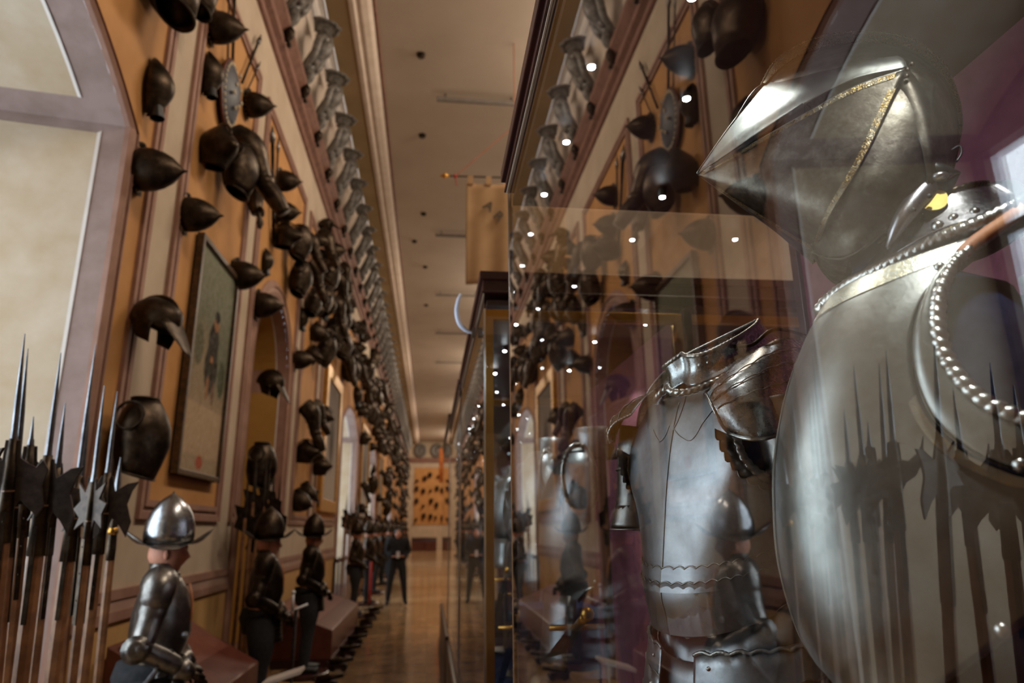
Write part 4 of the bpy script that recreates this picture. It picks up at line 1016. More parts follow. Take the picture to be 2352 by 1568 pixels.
place('burg',(WX+.14,)+wl(300,735)[1:],'rounded burgonet helmet with a drooping pointed peak, left of the tall painting',g2,(0,.45,-.25),1.35)
place('burg',(WX+.14,)+wl(588,880)[1:],'burgonet helmet with a drooping peak in front of the dark doorway arch',g2,(0,.45,-.25),1.25)
g3='cuirasses pegged to the left wall'
p=wl(252,1005); place('cui',(WX+.16,p[1],p[2]-.22),'dark cuirass hung behind the halberd points',g3,(0,0,0),1.0)
p=wl(560,1070); place('cui',(WX+.15,p[1],p[2]-.22),'dark cuirass hung low beside the doorway arch, behind the second mannequin',g3,(0,0,0),1.0)
p=wl(330,-10); place('cui',(WX+.19,p[1],p[2]-.12),'dark cuirass at the top edge of the view, seen open from below',g3,(0,-.25,0),1.15)
p=wl(398,-8); place('cui',(WX+.17,p[1],p[2]-.1),'smaller dark cuirass beside the one at the top edge of the view',g3,(0,-.1,0),.85)
p=wl(520,395); place('arm',(WX+.06,p[1]-.12,p[2]+.12),'dark arm harness slanting out from the wall below a cabasset helmet',None,(0,0,.1),1.45)
p=wl(505,360); place('cui',(WX+.16,p[1],p[2]-.35),'dark cuirass with a slanting arm harness in front of it',g3,(0,0,0),1.0)
p=wl(560,490); place('gaunt',(WX+.08,p[1],p[2]+.05),'dark gauntlet hanging under the slanting arm harness',None,(0,0,0),1.5)
p=wl(690,975); place('arm',(WX+.05,p[1]-.3,p[2]+.1),'dark arm harness slanting out from the wall left of the gold frame',None,(0,.2,.1),1.25)
# trophy above the doorway arch: cuirasses, arms and helmets
for k,(px,py,kd,sc) in enumerate([(625,535,'close',1.3),(655,560,'cui',1.2),(672,560,'arm',1.2),(700,550,'cab',.9),(655,640,'cui',1.2),(690,690,'cui',1.0),(715,585,'burg',1.0),(680,620,'arm',1.3),(740,610,'cab',.9),(750,650,'arm',1.5),(745,590,'close',1.0),(715,690,'cui',1.2),(768,680,'cui',1.0)]):
    p=wl(px,py); place(kd,(WX+.14,p[1],p[2]-(.2 if kd=='cui' else 0)),'dark armour piece in the crowded trophy above the doorway arch','trophy pieces above the doorway arch',(0,.1,-.2+.1*k),sc*.82)
# oval shield with beads, spears behind it
p=onX(538,218,XL+.1); e=empty('oval_shield',(XL+.06,p[1],p[2]),'slate blue oval shield rimmed with cream beads, hung high on the left wall','shield')
m=MB(); G=[]
for i in range(9):
    t=i/8; G.append([(.085*(1-t*t),.235*t*math.cos(q),.335*t*math.sin(q)) for q in np.linspace(0,2*PI,33)[:-1]])
m.grid(G,closev=True); m.obj('face',shieldb,e,smooth=True,solid=.012)
m=MB(); m.tube([(0.0,.235*math.cos(q),.335*math.sin(q)) for q in np.linspace(0,2*PI,41)[:-1]],.014,8,close=True); m.obj('rim',redwood,e,smooth=True)
m=MB()
for q in np.linspace(0,2*PI,31)[:-1]: m.ball((.02,.205*math.cos(q),.30*math.sin(q)),.016,8,(.6,1,1.3))
for (a,b) in ((.05,.08),(-.07,.06),(.03,-.1),(-.04,-.16),(.1,-.02),(-.12,-.05),(.0,.2)): m.ball((.08,a,b),.022,8,(.5,1,1))
m.obj('beads',boss,e,smooth=True,split=True)
def wall_spear(px0,py0,px1,py1,label,r=.012,out=.05,name='wall_spear'):
    a=onX(px0,py0,XL+out); b=onX(px1,py1,XL+out); e=empty(name,(XL+out,b[1],b[2]),label,'spear','spears mounted on the left wall')
    d=a-b; u_=unit(d); m=MB(); m.tube([(0,0,0),d],r,8); m.obj('shaft',dark_steel,e,smooth=True)
    m=MB(); m.tube([d,d+u_*.06,d+u_*.22],[r*1.2,r*2,.001],8); m.obj('point',grey_steel,e,smooth=True)
wall_spear(541,-60,534,150,'dark spear standing upright directly above the oval shield',.014)
wall_spear(592,100,556,190,'short dark spear slanting up from the right of the oval shield',.014)
wall_spear(527,-60,523,150,'thin pole left of the upright spear above the shield',.008)
wall_spear(590,160,565,215,'lower thin spear slanting up from the right of the shield',.008)
wall_spear(626,330,628,560,'long dark pole upright left of two stacked cabasset helmets',.02)
wall_spear(638,350,634,440,'shorter pole upright beside the long dark pole',.012)
# ---- tall painting
def painting(y0,y1,z0,z1,label,frame_mat,fn,fw=.05):
    e=empty('framed_painting',(XL+.02,(y0+y1)/2,z0),label,'painting'); h=z1-z0; w=(y1-y0)/2
    m=MB(); 
    for a,b in (((-.0,-w-fw,-fw),(.06,-w,h+fw)),((0,w,-fw),(.06,w+fw,h+fw)),((0,-w,-fw),(.06,w,0)),((0,-w,h),(.06,w,h+fw))): m.box(a,b)
    m.obj('frame',frame_mat,e,bevel=.006)
    me=bpy.data.meshes.new('canvas'); ny,nz=40,90; v=[];f=[];c=[]
    for i in range(nz+1):
        for j in range(ny+1): v.append((.03,-w+2*w*j/ny,h*i/nz)); c.append((*fn(j/ny,i/nz),1))
    f=[(i*(ny+1)+j,i*(ny+1)+j+1,(i+1)*(ny+1)+j+1,(i+1)*(ny+1)+j) for i in range(nz) for j in range(ny)]
    me.from_pydata(v,[],f); ca=me.color_attributes.new('Col','FLOAT_COLOR','POINT'); ca.data.foreach_set('color',[x for q in c for x in q]); me.materials.append(canvasm); me.update()
    o=bpy.data.objects.new('canvas',me); C.objects.link(o); o.parent=e
    m=MB(); m.box((.0,-w,0),(.028,w,h)); m.obj('stretcher',redwood,e)
    return e
canvasm=vcol_mat('painted_canvas',.8)
def lerp(a,b,t): t=min(1,max(0,t)); return tuple(x*(1-t)+y*t for x,y in zip(a,b))
def blob(u,v,cu,cv,ru,rv): return max(0,1-((u-cu)/ru)**2-((v-cv)/rv)**2)
def pic1(u,v):
    random.seed(int(u*40)*97+int(v*60)); nz=random.random()*.06
    c=lerp((.42,.30,.19),(.20,.20,.14),(v-.30)*6)
    c=lerp(c,(.30,.31,.22),(v-.62)*2.4)
    c=lerp(c,(.40,.29,.18),blob(u,v,.28,.45,.3,.25)*.8)
    for (cu,cv,ru,rv,col) in ((.55,.48,.19,.13,(.055,.045,.03)),(.56,.60,.15,.11,(.05,.04,.03)),(.60,.70,.085,.04,(.35,.18,.09)),(.60,.735,.08,.03,(.03,.025,.02)),(.55,.52,.04,.02,(.42,.2,.1)),(.5,.38,.05,.06,(.35,.17,.08)),(.66,.37,.045,.06,(.2,.11,.06)),(.86,.46,.1,.1,(.09,.1,.06)),(.2,.55,.12,.1,(.16,.15,.09))):
        b=blob(u,v,cu,cv,ru,rv); c=lerp(c,col,b*3.2)
    if v<.07: c=lerp(c,(.32,.24,.16),.7)
    c=lerp(c,(.36,.09,.05),blob(u,v,.5,.045,.1,.035)*2)
    return tuple(max(0,x*(.95 if v<.3 else .72)+nz-.03) for x in c)
painting(5.47,6.47,.47,2.33,'tall painting of a dark robed standing figure in a thin black and gold frame',simple('black_gilt_frame',(.03,.018,.010),(.10,.05,.02),30,.4),pic1,.045)
def pic2(u,v):
    c=lerp((.42,.36,.32),(.16,.13,.11),v*1.1); b=blob(u,v,.5,.5,.25,.3); return lerp(c,(.06,.05,.04),b)
painting(12.7,14.4,.55,2.75,'large painting in a broad gilded frame farther down the left wall',goldf,pic2,.22)
painting(19.6,21.6,.3,2.8,'gilt-framed painting far down the left wall, past the large gilded one',goldf,pic2,.12)
painting(26.4,28.2,.3,2.7,'farthest gilt-framed painting visible on the left wall',goldf,pic2,.12)
# ---- armour pieces scattered down the far left wall and the end wall
random.seed(11); seen_at=[]; y=10.3; kinds=['cab','burg','close','cui','leaf','arm','gaunt','cab','cui']; n=0
names=dict(cab='dark cabasset helmet',burg='dark burgonet helmet',close='grey visored helmet',cui='dark cuirass',leaf='dark thigh plate',arm='dark arm harness',gaunt='dark gauntlet')
def blocked(y,z):
    for (a,b,zs,an,dp) in arches:
        if a-.25<y<b+.25 and z<seg_arch(a-.3,b+.3,zs+.05,an)(y)+.15: return True
    for (a,b,c,d) in ((12.3,14.8,.2,3.1),(19.3,21.9,.05,3.0),(26.1,28.5,.05,2.9)):
        if a<y<b and c<z<d: return True
    return False
while y<57:
    for z in (.45,1.15,1.85,2.55,3.2,3.8,4.35,4.85):
        z2=z+random.uniform(-.15,.15); y2=y+random.uniform(-.2,.2); k=random.choice(kinds)
        if blocked(y2,z2) or random.random()>(.97 if z>2.9 else .75): continue
        if any((y2-a)**2+(z2-b)**2<.47**2 for a,b in seen_at): continue
        seen_at.append((y2,z2))
        zone='nearer' if y<16 else ('middle' if y<30 else 'far')
        place(k,(WX+(0 if k=='cab' else .12),y2,z2),names[k]+{'nearer':' on the wall stretch around the large gilded frame','middle':' on the middle stretch of the left wall','far':' on the far stretch of the left wall'}[zone],
              {'nearer':'armour pieces around the large gilded frame','middle':'armour pieces on the middle stretch of the left wall','far':'armour pieces on the far stretch of the left wall'}[zone],(0,random.uniform(-.1,.4),random.uniform(-.4,.3)),random.uniform(1.0,1.25) if z>2.9 else random.uniform(.9,1.15))
        n+=1
    y+=.50+.022*(y-10)
for i in range(20):
    xx=-1.05+(i%5)*.56+random.uniform(-.1,.1); zz=.85+(i//5)*1.1+random.uniform(-.2,.2)
    place('cui' if i%3 else 'cab',(xx,YE-.2,zz),'dark armour piece hung on the ochre panel of the end wall','armour pieces on the end wall',(0,0,-PI/2),.85)
# ================================================================= HALBERDS
def halberd(tip,foot,headz,label,style=0,r=.021,spike=.45,X=-1.40,ang=0.,extra=0):
    a=onX(tip[0],tip[1],X); b=onX(foot[0],foot[1],X)
    d=unit(b-a); t=(ZF-a[2])/d[2]; base_=a+d*t; Lt=t; up=-d
    e=empty('halberd',base_,label,'halberd','halberds standing in a row at the left')
    hp=onX(headz[0],headz[1],X); hs=Lt-np.linalg.norm(hp-a) # distance of head centre from foot
    sh_top=hs-.05
    m=MB(); m.tube([(0,0,0),up*sh_top],r,8,caps=True); m.obj('shaft',wood if style!=3 else dark_steel,e)
    m=MB(); sidev=V((math.cos(ang),math.sin(ang),0)); sidev=unit(sidev-up*np.dot(sidev,up))
    c=up*hs
    if style in (0,1,2):
        if style==0: poly=[(-.02,-.14),(.03,-.13),(.05,-.10),(.12,-.17),(.145,-.13),(.13,-.05),(.15,.02),(.125,.06),(.10,.03),(.06,.05),(.035,.07),(.03,.14),(-.03,.14),(-.035,.06),(-.07,.05),(-.13,.10),(-.155,.17),(-.15,.06),(-.10,-.02),(-.05,-.05),(-.03,-.09)]
        elif style==1: poly=[(-.02,-.16),(.03,-.15),(.05,-.09),(.09,-.13),(.13,-.19),(.15,-.11),(.12,-.02),(.14,.05),(.17,.10),(.11,.09),(.05,.05),(.03,.13),(-.03,.13),(-.05,.08),(-.10,.13),(-.09,.06),(-.14,.03),(-.10,0.),(-.15,-.06),(-.07,-.06),(-.03,-.10)]
        else: poly=[(-.02,-.12),(.02,-.12),(.04,-.06),(.10,-.10),(.09,-.03),(.12,.02),(.06,.04),(.10,.12),(.03,.08),(.02,.14),(-.02,.14),(-.05,.07),(-.11,.12),(-.08,.03),(-.13,-.01),(-.08,-.05),(-.11,-.11),(-.04,-.07)]
        m.prism([(p*.74,q*.82) for p,q in poly],c,sidev,up,.009); m.obj('axe_head',simple('dark_forged_iron',(.035,.025,.02),(.075,.055,.045),30,.5,metal=.7),e,bevel=.002)
        m=MB(); m.tube([c+up*(-.22),c+up*.0,c+up*.12],[r*1.15,r*.95,r*.6],8); m.obj('socket',dark_steel,e,smooth=True)
        m=MB(); L_=Lt-hs; m.tube([c+up*.10,c+up*(.14),c+up*(L_*.55),c+up*L_],[.013,.010,.009,.0015],6); m.obj('top_spike',bright_iron if spike else dark_steel,e)
        m=MB(); 
        for sg in (1,-1): m.obox(c+up*(-.28)+np.cross(sidev,up)*sg*r,sidev*.008,np.cross(sidev,up)*.002,up*.16)
        for q in (-.15,-.25,-.35): m.ball(c+up*q+np.cross(sidev,up)*r,.005,6); 
        m.obj('side_straps',dark_steel,e)
    else:
        m.tube([c-up*.2,c-up*.10,c,c+up*.1],[r*.9,r*1.1,.018,.012],8); m.obj('socket',dark_steel,e,smooth=True)
        m=MB(); m.ball(c-up*.02,.024,12); m.obj('brass_ball',brass,e,smooth=True)
        m=MB(); L_=Lt-hs; m.tube([c+up*.05,c+up*.2,c+up*L_],[.011,.013,.0015],6); m.obj('top_spike',bright_iron,e)
    return e
H=[((-48,720),(-120,1568),(-75,1090),'halberd cut by the left edge of the picture',1,.021,-.3),
 ((57,766),(-28,1568),(20,1090),'halberd with the tallest bright spike, at the left edge',0,.022,.2),
 ((64,800),(-8,1568),(30,1130),'halberd close behind the tallest spike, thin dark spike',1,.018,-1.2),
 ((77,956),(15,1568),(55,1095),'halberd with a short dark spike near the left edge',0,.022,.6),
 ((140,810),(46,1568),(100,1125),'halberd with a tall bright spike over a thick oak shaft, third from the left edge',1,.026,0),
 ((150,925),(75,1568),(120,1135),'halberd with a thin dark spike just right of a tall bright one',2,.017,.9),
 ((220,790),(118,1568),(172,1160),'halberd with a tall bright spike and a big curled axe head',0,.027,.1),
 ((210,880),(140,1568),(190,1165),'halberd with a thin spike close behind the big curled axe head',2,.017,1.3),
 ((240,885),(165,1568),(208,1165),'slim halberd with a small head right of the curled axe head',2,.018,-.5),
 ((270,898),(190,1568),(236,1150),'halberd with a long thin spike and clawed head near the mannequin',1,.023,.3),
 ((277,1050),(224,1568),(265,1208),'partisan with a brass ball below its slim spike, rightmost of the group',4,.020,0)]
off='halberd past the edge of the view, seen only mirrored in the case glass'
for k,(x,yt,stl) in enumerate(((-130,860,0),(-190,790,1),(-265,850,0),(-330,800,2),(-420,870,1),(-500,800,0))): H.append(((x,yt),(x-110,1568),(x-45,1120+6*(k%3)),off,stl,.021,.5*k))
for i,(t,f_,h_,lab,stl,r,an) in enumerate(H): halberd(t,f_,h_,lab,stl,r*.98,X=-1.34-.055*(i%4),ang=an)
# second stand of halberds behind the second mannequin, and poles further on
random.seed(5)
def plain_pole(x,y,h,label,group,head=True):
    e=empty('polearm',(x,y,ZF),label,'polearm',group); lean=random.uniform(-.02,.02)
    m=MB(); m.tube([(0,0,0),(lean,.0,h*.8)],.018,7); m.obj('shaft',wood,e)
    if head:
        m=MB(); st=random.choice([0,1]); poly=[(-.02,-.12),(.04,-.12),(.12,-.16),(.13,.0),(.05,.03),(.03,.10),(-.03,.10),(-.12,.12),(-.08,.0),(-.11,-.08)]
        m.prism(poly,(lean,0,h*.8),(.6,.8,0),(0,0,1),.01); m.tube([(lean,0,h*.8),(lean,0,h*.9),(lean*1.2,0,h)],[.012,.012,.001],6); m.obj('head',dark_steel,e)
    return e
for i in range(13): plain_pole(-1.72+.03*(i%4),6.85+.10*i,2.15+.25*math.sin(i*2.3),'dark polearm in the dense stand behind the second mannequin','polearms behind the second mannequin')
for i in range(12): plain_pole(-1.78+.02*(i%3),15.2+.32*i,2.2+.2*math.sin(i*1.7),'polearm in the rack along the wall past the big gilded frame','polearms past the gilded frame')
for i in range(26): plain_pole(-1.78,20+.9*i,2.3+.2*math.sin(i*1.3),'polearm in the long rack far down the left wall','polearms far down the left wall')
for (ya,yb) in ((15.0,19.2),(19.8,43.)):
    e=empty('polearm_rack',(-1.86,(ya+yb)/2,ZF),'dark wooden rack rail holding polearms, %s stretch of the left wall'%('middle' if ya<18 else 'far'),'rack')
    m=MB(); L_=(yb-ya)/2; m.box((-.03,-L_,.95),(.0,L_,1.03)); m.box((-.03,-L_,0),(.14,L_,.06)); m.obj('rail',mahog,e)
    m=MB(); 
    for q in np.linspace(-L_+.1,L_-.1,8): m.box((-.06,q-.03,0),(-.03,q+.03,1.05))
    m.obj('upright',mahog,e)
# ================================================================= MANNEQUINS
def head_mesh(m,c,turn=0.,s=1.0):
    G=[];cs,sn=math.cos(turn),math.sin(turn)
    for i in range(21):
        t=i/20; th=PI*t; z=.120*math.cos(th); row=[]
        for k in range(32):
            p=2*PI*k/32; cp,sp=math.cos(p),math.sin(p)
            rx=.098;ry=.075
            f=math.sin(th)**.85
            if z<-.02: f*=1-.28*((-.02-z)/.10)
            x=rx*f*cp; y=ry*f*sp
            fr=max(0,cp)**6
            x+=fr*(.026*math.exp(-((z+.018)/.022)**2)*(abs(sp)<.25)+.010*math.exp(-((z-.035)/.015)**2)-.010*math.exp(-((z-.012)/.010)**2)*(abs(sp)>.15)+.008*math.exp(-((z+.055)/.010)**2)+.014*math.exp(-((z+.092)/.018)**2))
            if cp<0: x*=1.05
            row.append((c[0]+s*(x*cs-y*sn),c[1]+s*(x*sn+y*cs),c[2]+s*z))
        G.append(row)
    m.grid(G,closev=True)
    for sg in (1,-1):
        q=V((-.005,sg*.076,-.005))*s; m.ball((c[0]+q[0]*cs-q[1]*sn,c[1]+q[0]*sn+q[1]*cs,c[2]+q[2]),.026*s,8,(.6,.35,1.1))
    m.tube([(c[0]-.02,c[1],c[2]-.20*s),(c[0]-.012,c[1],c[2]-.05)],[.062*s,.05*s],16)
def hand(m,c,d,s=1.,side=1,curl=.6):
    """palm, four fingers and thumb; d points along the forearm"""
    d=unit(d); x,y,a=frame_from(d,(0,0,1)); c=V(c)
    m.obox(c+a*.04*s,x*.040*s,y*.014*s,a*.045*s)
    for k in range(4):
        o=c+x*(-.030+.020*k)*s+a*.085*s; L_=(.062,.072,.066,.050)[k]*s
        m.tube([o,o+a*L_*.5-y*L_*.2*curl,o+a*L_*.7-y*L_*.75*curl],[.009*s,.0085*s,.007*s],7,sub=6)
    o=c+x*(-.038*side)*s+a*.03*s; m.tube([o,o+a*.03*s-x*.02*side*s-y*.012,o+a*.055*s-x*.012*side*s-y*.03],[.011*s,.010*s,.008*s],7,sub=6)
def limb(m,P,r,seg=14): m.tube(P,r,seg,sub=22)
def mannequin(loc,label,rz,st,tone,fold=1,legs=True,group='armoured mannequins along the left wall',brimm=None):
    e=empty('armoured_mannequin',(loc[0],loc[1],ZF),label,'mannequin',group,rz)
    m=MB(); m.lathe([(0,.30),(.05,.30),(.06,.28)],seg=28); m.obj('round_base',mahog,e)
    m=MB(); head_mesh(m,(.02,0,1.585),0); 
    m.obj('head',skin,e,smooth=True)
    # hose, breeches, boots
    m=MB()
    for sg in (1,-1):
        limb(m,[(.0,sg*.10,.95),(.02,sg*.12,.75),(.02,sg*.12,.52),(.0,sg*.125,.30),(.0,sg*.13,.12)],[.125,.12,.075,.068,.05])
    m.lathe([(.82,.15),(.95,.19),(1.03,.17)],axis=(0,0,1),seg=24,sx=1,sy=1); m.obj('breeches',cloth_d,e,smooth=True)
    for sg in (1,-1):
        m=MB(); m.tube([(-.05,sg*.13,.10),(.03,sg*.13,.10),(.17,sg*.145,.085)],[.052,.05,.035],12,sub=10); m.obj('shoe',black,e,smooth=True)
    m=MB(); cuirass_mesh(m,.50,(0,0,.98)); m.obj('cuirass',tone,e,smooth=True,solid=.003)
    m=MB(); m.tube(ringpts((0,0,0),.088,.082,1.475,24),.010,8,close=True); m.lathe([(1.45,.075),(1.50,.066),(1.535,.070)],seg=20); m.obj('gorget',tone,e,smooth=True)
    m=MB(); m.tube(ringpts((0,0,0),.125,.165,1.03,24),.010,8,close=True); m.obj('belt',leather if fold>1 else dark_steel,e,smooth=True)
    # arms
    for sg in (1,-1):
        sh_=V((0,sg*.20,1.40)); el=V((-.05 if sg<0 else .02,sg*.30,1.13)); wr=V((.19,sg*.14,.97))
        m=MB(); G=[]
        m.tube([sh_+V((-.0,-sg*.06,.045)),sh_+V((0,sg*.03,.02)),sh_*.6+el*.4,el],[.085,.092,.072,.055],16,sub=22,mod=lambda a,L:1+.05*math.sin(L*200)); m.obj('upper_arm_lames',tone,e,smooth=True)
        m=MB(); m.ball(el,.062,14); m.lathe([(0,.05),(.01,.07),(.02,.03)],el+V((-.02,sg*.035,0)),(0,sg,0),14); m.obj('elbow_cop',tone,e,smooth=True)
        m=MB(); m.tube([el,el*.5+wr*.5,wr],[.052,.055,.040],14,sub=14); m.tube([wr-unit(wr-el)*.09,wr+unit(wr-el)*.01],[.066,.042],14); m.obj('forearm_plate',tone,e,smooth=True)
        m=MB(); hand(m,wr,wr-el,1.0,sg,.9); m.obj('gauntlet_hand',dark_steel,e,smooth=True)
        # tassets
        m=MB(); G=[]
        for i in range(8):
            t=i/7; G.append([(.02+(.15+.03*t)*math.cos(a)*1.,sg*(.06+(.12+.02*t)*math.sin(a)),1.02-.27*t) for a in np.linspace(-.5,1.5,14)])
        m.grid(G); m.obj('tasset',tone,e,smooth=True,solid=.003)
        m=MB()
        for g in G[1:-1]: m.tube(g,.0035,5)
        m.obj('tasset_lame_edge',tone,e,smooth=True)
    # helmet
    e.scale=(.94,.94,.94)
    ms=MB(); x0=V((.015,0,1.635))
    r=.122; prof=[(0,r*1.0),(.055,r*1.03),(.115,r*1.0),(.175,r*.86),(.22,r*.66),(.255,r*.40),(.275,r*.18),(.285,r*.08),(.298,.002)]
    ms.lathe(prof,x0,(0,0,1),32,sx=.92,sy=1.08,caps=False); ms.obj('helmet_bowl',brimm or tone,e,smooth=True,solid=.003)
    m=MB(); G=[]
    for i in range(5):
        t=i/4; row=[]
        for k in range(36):
            ph=2*PI*k/36; pk=abs(math.cos(ph))**3; rad=r*(1.03-.1*abs(math.sin(ph)))+t*(.030+.068*pk)
            row.append((x0[0]+rad*math.cos(ph)*1.05,rad*math.sin(ph)*.98,x0[2]+.004+t*t*.085*pk-t*.030*(1-pk)))
        G.append(row)
    m.grid(G,closev=True); m.obj('helmet_brim',tone,e,smooth=True,solid=.003)
    # cords at the breast, sword at the hip
    m=MB(); m.tube([(.15,.02,1.42),(.175,.03,1.33),(.18,.01,1.25)],.006,6,sub=10); m.tube([(.15,-.02,1.42),(.17,-.05,1.34),(.178,-.03,1.22)],.006,6,sub=10); m.obj('breast_cord',leather,e)
    if st:
        m=MB(); m.tube([(.10,-.22,1.10),(-.25,-.26,.62),(-.45,-.28,.35)],[.014,.012,.006],8); m.tube([(.03,-.30,1.03),(.10,-.16,1.05)],.007,6); m.ball((.15,-.215,1.17),.02,8); m.obj('sword',bright_iron,e)
    return e
blued=armour_mat('cool_helmet_steel',(.20,.20,.21),(.30,.31,.33),(.42,.43,.46),.18,.30,12)
mannequin((-1.41,4.03),'mannequin in dark steel armour and a tall pointed brimmed helmet, nearest, behind the halberds',math.radians(18),True,grey_steel,1,brimm=blued)
M2=mannequin((-1.41,6.45),'mannequin in russet-lit armour, brimmed helmet and black breeches, second from the camera',math.radians(12),False,dark_steel,2)
for i,(x,y_,lab) in enumerate([(-1.38,8.7,'mannequin half hidden by the dense stand of polearms, third from the camera'),(-1.41,14.2,'mannequin in armour on the low red bench line, left one of the close middle pair'),(-1.36,16.4,'mannequin in bright-flecked armour, right one of the close middle pair')]):
    o=copy_tree(M2); o.location=(x,y_,ZF+HC); o.rotation_euler=(0,0,.1); o['label']=lab
for i in range(9):
    o=copy_tree(M2); o.location=(-1.40,19+3.1*i,HC+ZF); o['label']='small armoured mannequin far down the left wall'; o['group']='mannequins far down the left wall'
# brass sword guard + info panel stands by the second mannequin
def info_stand(x,y,h,label):
    e=empty('information_stand',(x,y,ZF),label,'stand','information stands'); m=MB(); m.obox((0,0,h),(.12,.03,.03),(0,.10,0),(-.003,0,.012)); m.obj('sloping_panel',simple('pale_panel_edge',(.42,.36,.32),(.5,.44,.38),6,.5),e,bevel=.004)
    m=MB(); m.box((-.09,-.09,0),(-.05,.09,h-.02)); m.obj('board',redwood,e); m=MB(); m.box((-.12,-.12,0),(.12,.12,.03)); m.obj('foot',mahog,e)
ip=onX(652,1552,-.98); info_stand(-.98,ip[1],ip[2]+1.6,'information stand with a pale sloping top edge on the floor by the second mannequin')
def sword_stand(): 
    sp=onX(680,1400,-1.1); gz=sp[2]+1.6; e=empty('great_sword',(-1.1,sp[1],ZF),'upright great sword with a pale slanted cross-guard beside the second mannequin','sword')
    m=MB(); m.tube([(0,0,0),(.0,0,gz)],[.010,.016],6); m.obj('blade',bright_iron,e); m=MB(); m.tube([(-.09,-.0,gz-.03),(.09,.03,gz+.04)],.010,8); m.obj('cross_guard',whitep,e,smooth=True)
    m=MB(); m.tube([(-.03,0,gz),(-.03,0,gz+.13)],.011,8); m.ball((-.03,0,gz+.14),.018,10); m.obj('grip',whitep,e,smooth=True)
sword_stand()
# slope-topped showcase behind the first mannequin, bench and little cannons beyond
def showcase(x0,x1,y0,y1,h0,h1,label):
    e=empty('slope_top_showcase',((x0+x1)/2,(y0+y1)/2,ZF),label,'showcase'); a,b=(x1-x0)/2,(y1-y0)/2
    m=MB(); m.add([(-a,-b,0),(a,-b,0),(a,b,0),(-a,b,0),(-a,-b,h1),(a,-b,h0),(a,b,h0),(-a,b,h1)],[(0,3,2,1),(4,5,6,7),(0,1,5,4),(1,2,6,5),(2,3,7,6),(3,0,4,7)]); m.obj('body',redwood,e,bevel=.008)
    m=MB(); m.add([(-a+.05,-b+.05,h1-.0),(a-.05,-b+.05,h0+.012),(a-.05,b-.05,h0+.012),(-a+.05,b-.05,h1-.0)],[(0,1,2,3)]); m.obj('slope_glass',simple('dark_red_lining',(.16,.05,.035),(.2,.07,.05),8,.3),e)
    m=MB(); m.box((-a-.02,-b-.02,0),(a+.02,b+.02,.10)); m.obj('skirting',mahog,e)
showcase(-1.89,-1.30,4.65,6.0,.62,.95,'red-brown slope-topped showcase against the wall behind the nearest mannequin')
showcase(-1.89,-1.15,9.2,12.4,.42,.70,'low dark red wooden bench against the wall past the second mannequin')
cn=None
for i in range(9):
    if cn is None:
        cn=empty('small_cannon',(0,0,0)); m=MB(); m.tube([(-.22,0,.14),(0,0,.17),(.22,0,.20)],[.06,.045,.035],14); m.ball((-.26,0,.135),.03,8); m.obj('barrel',dark_steel,cn,smooth=True)
        m=MB(); m.box((-.25,-.07,.03),(.10,.07,.12)); m.obj('carriage',mahog,cn)
        for (a,b) in ((-.15,.09),(-.15,-.09),(.06,.09),(.06,-.09)): m=MB(); m.lathe([(-.012,.06),(.012,.06)],(a,b,.06),(0,1,0),16); m.obj('wheel',dark_steel,cn)
        o=cn
    else: o=copy_tree(cn)
    o.location=(-1.0,7.1+.95*i,0); o.scale=(.62,.62,.62); tag(o,['small dark iron cannon on the floor nearest the camera, by the information stand','second small iron cannon along the edge of the aisle','third small iron cannon along the edge of the aisle'][i] if i<3 else 'small iron cannon in the row along the aisle beside the low red bench','cannon','small cannons along the aisle')
# red cloth stand near the middle pair
e=empty('red_standard',(-1.2,15.4,ZF),'tall strip of red cloth hanging on a stand beside the middle pair of mannequins','cloth'); m=MB(); m.grid([[(.03*math.sin(k*1.3),-.12+.024*k,z) for k in range(11)] for z in (.15,.5,.95)]); m.obj('cloth',redp,e,smooth=True,solid=.004)
m=MB(); m.tube([(0,0,0),(0,0,.97)],.012,8); m.lathe([(0,.12),(.02,.12)],seg=16); m.obj('pole',dark_steel,e)
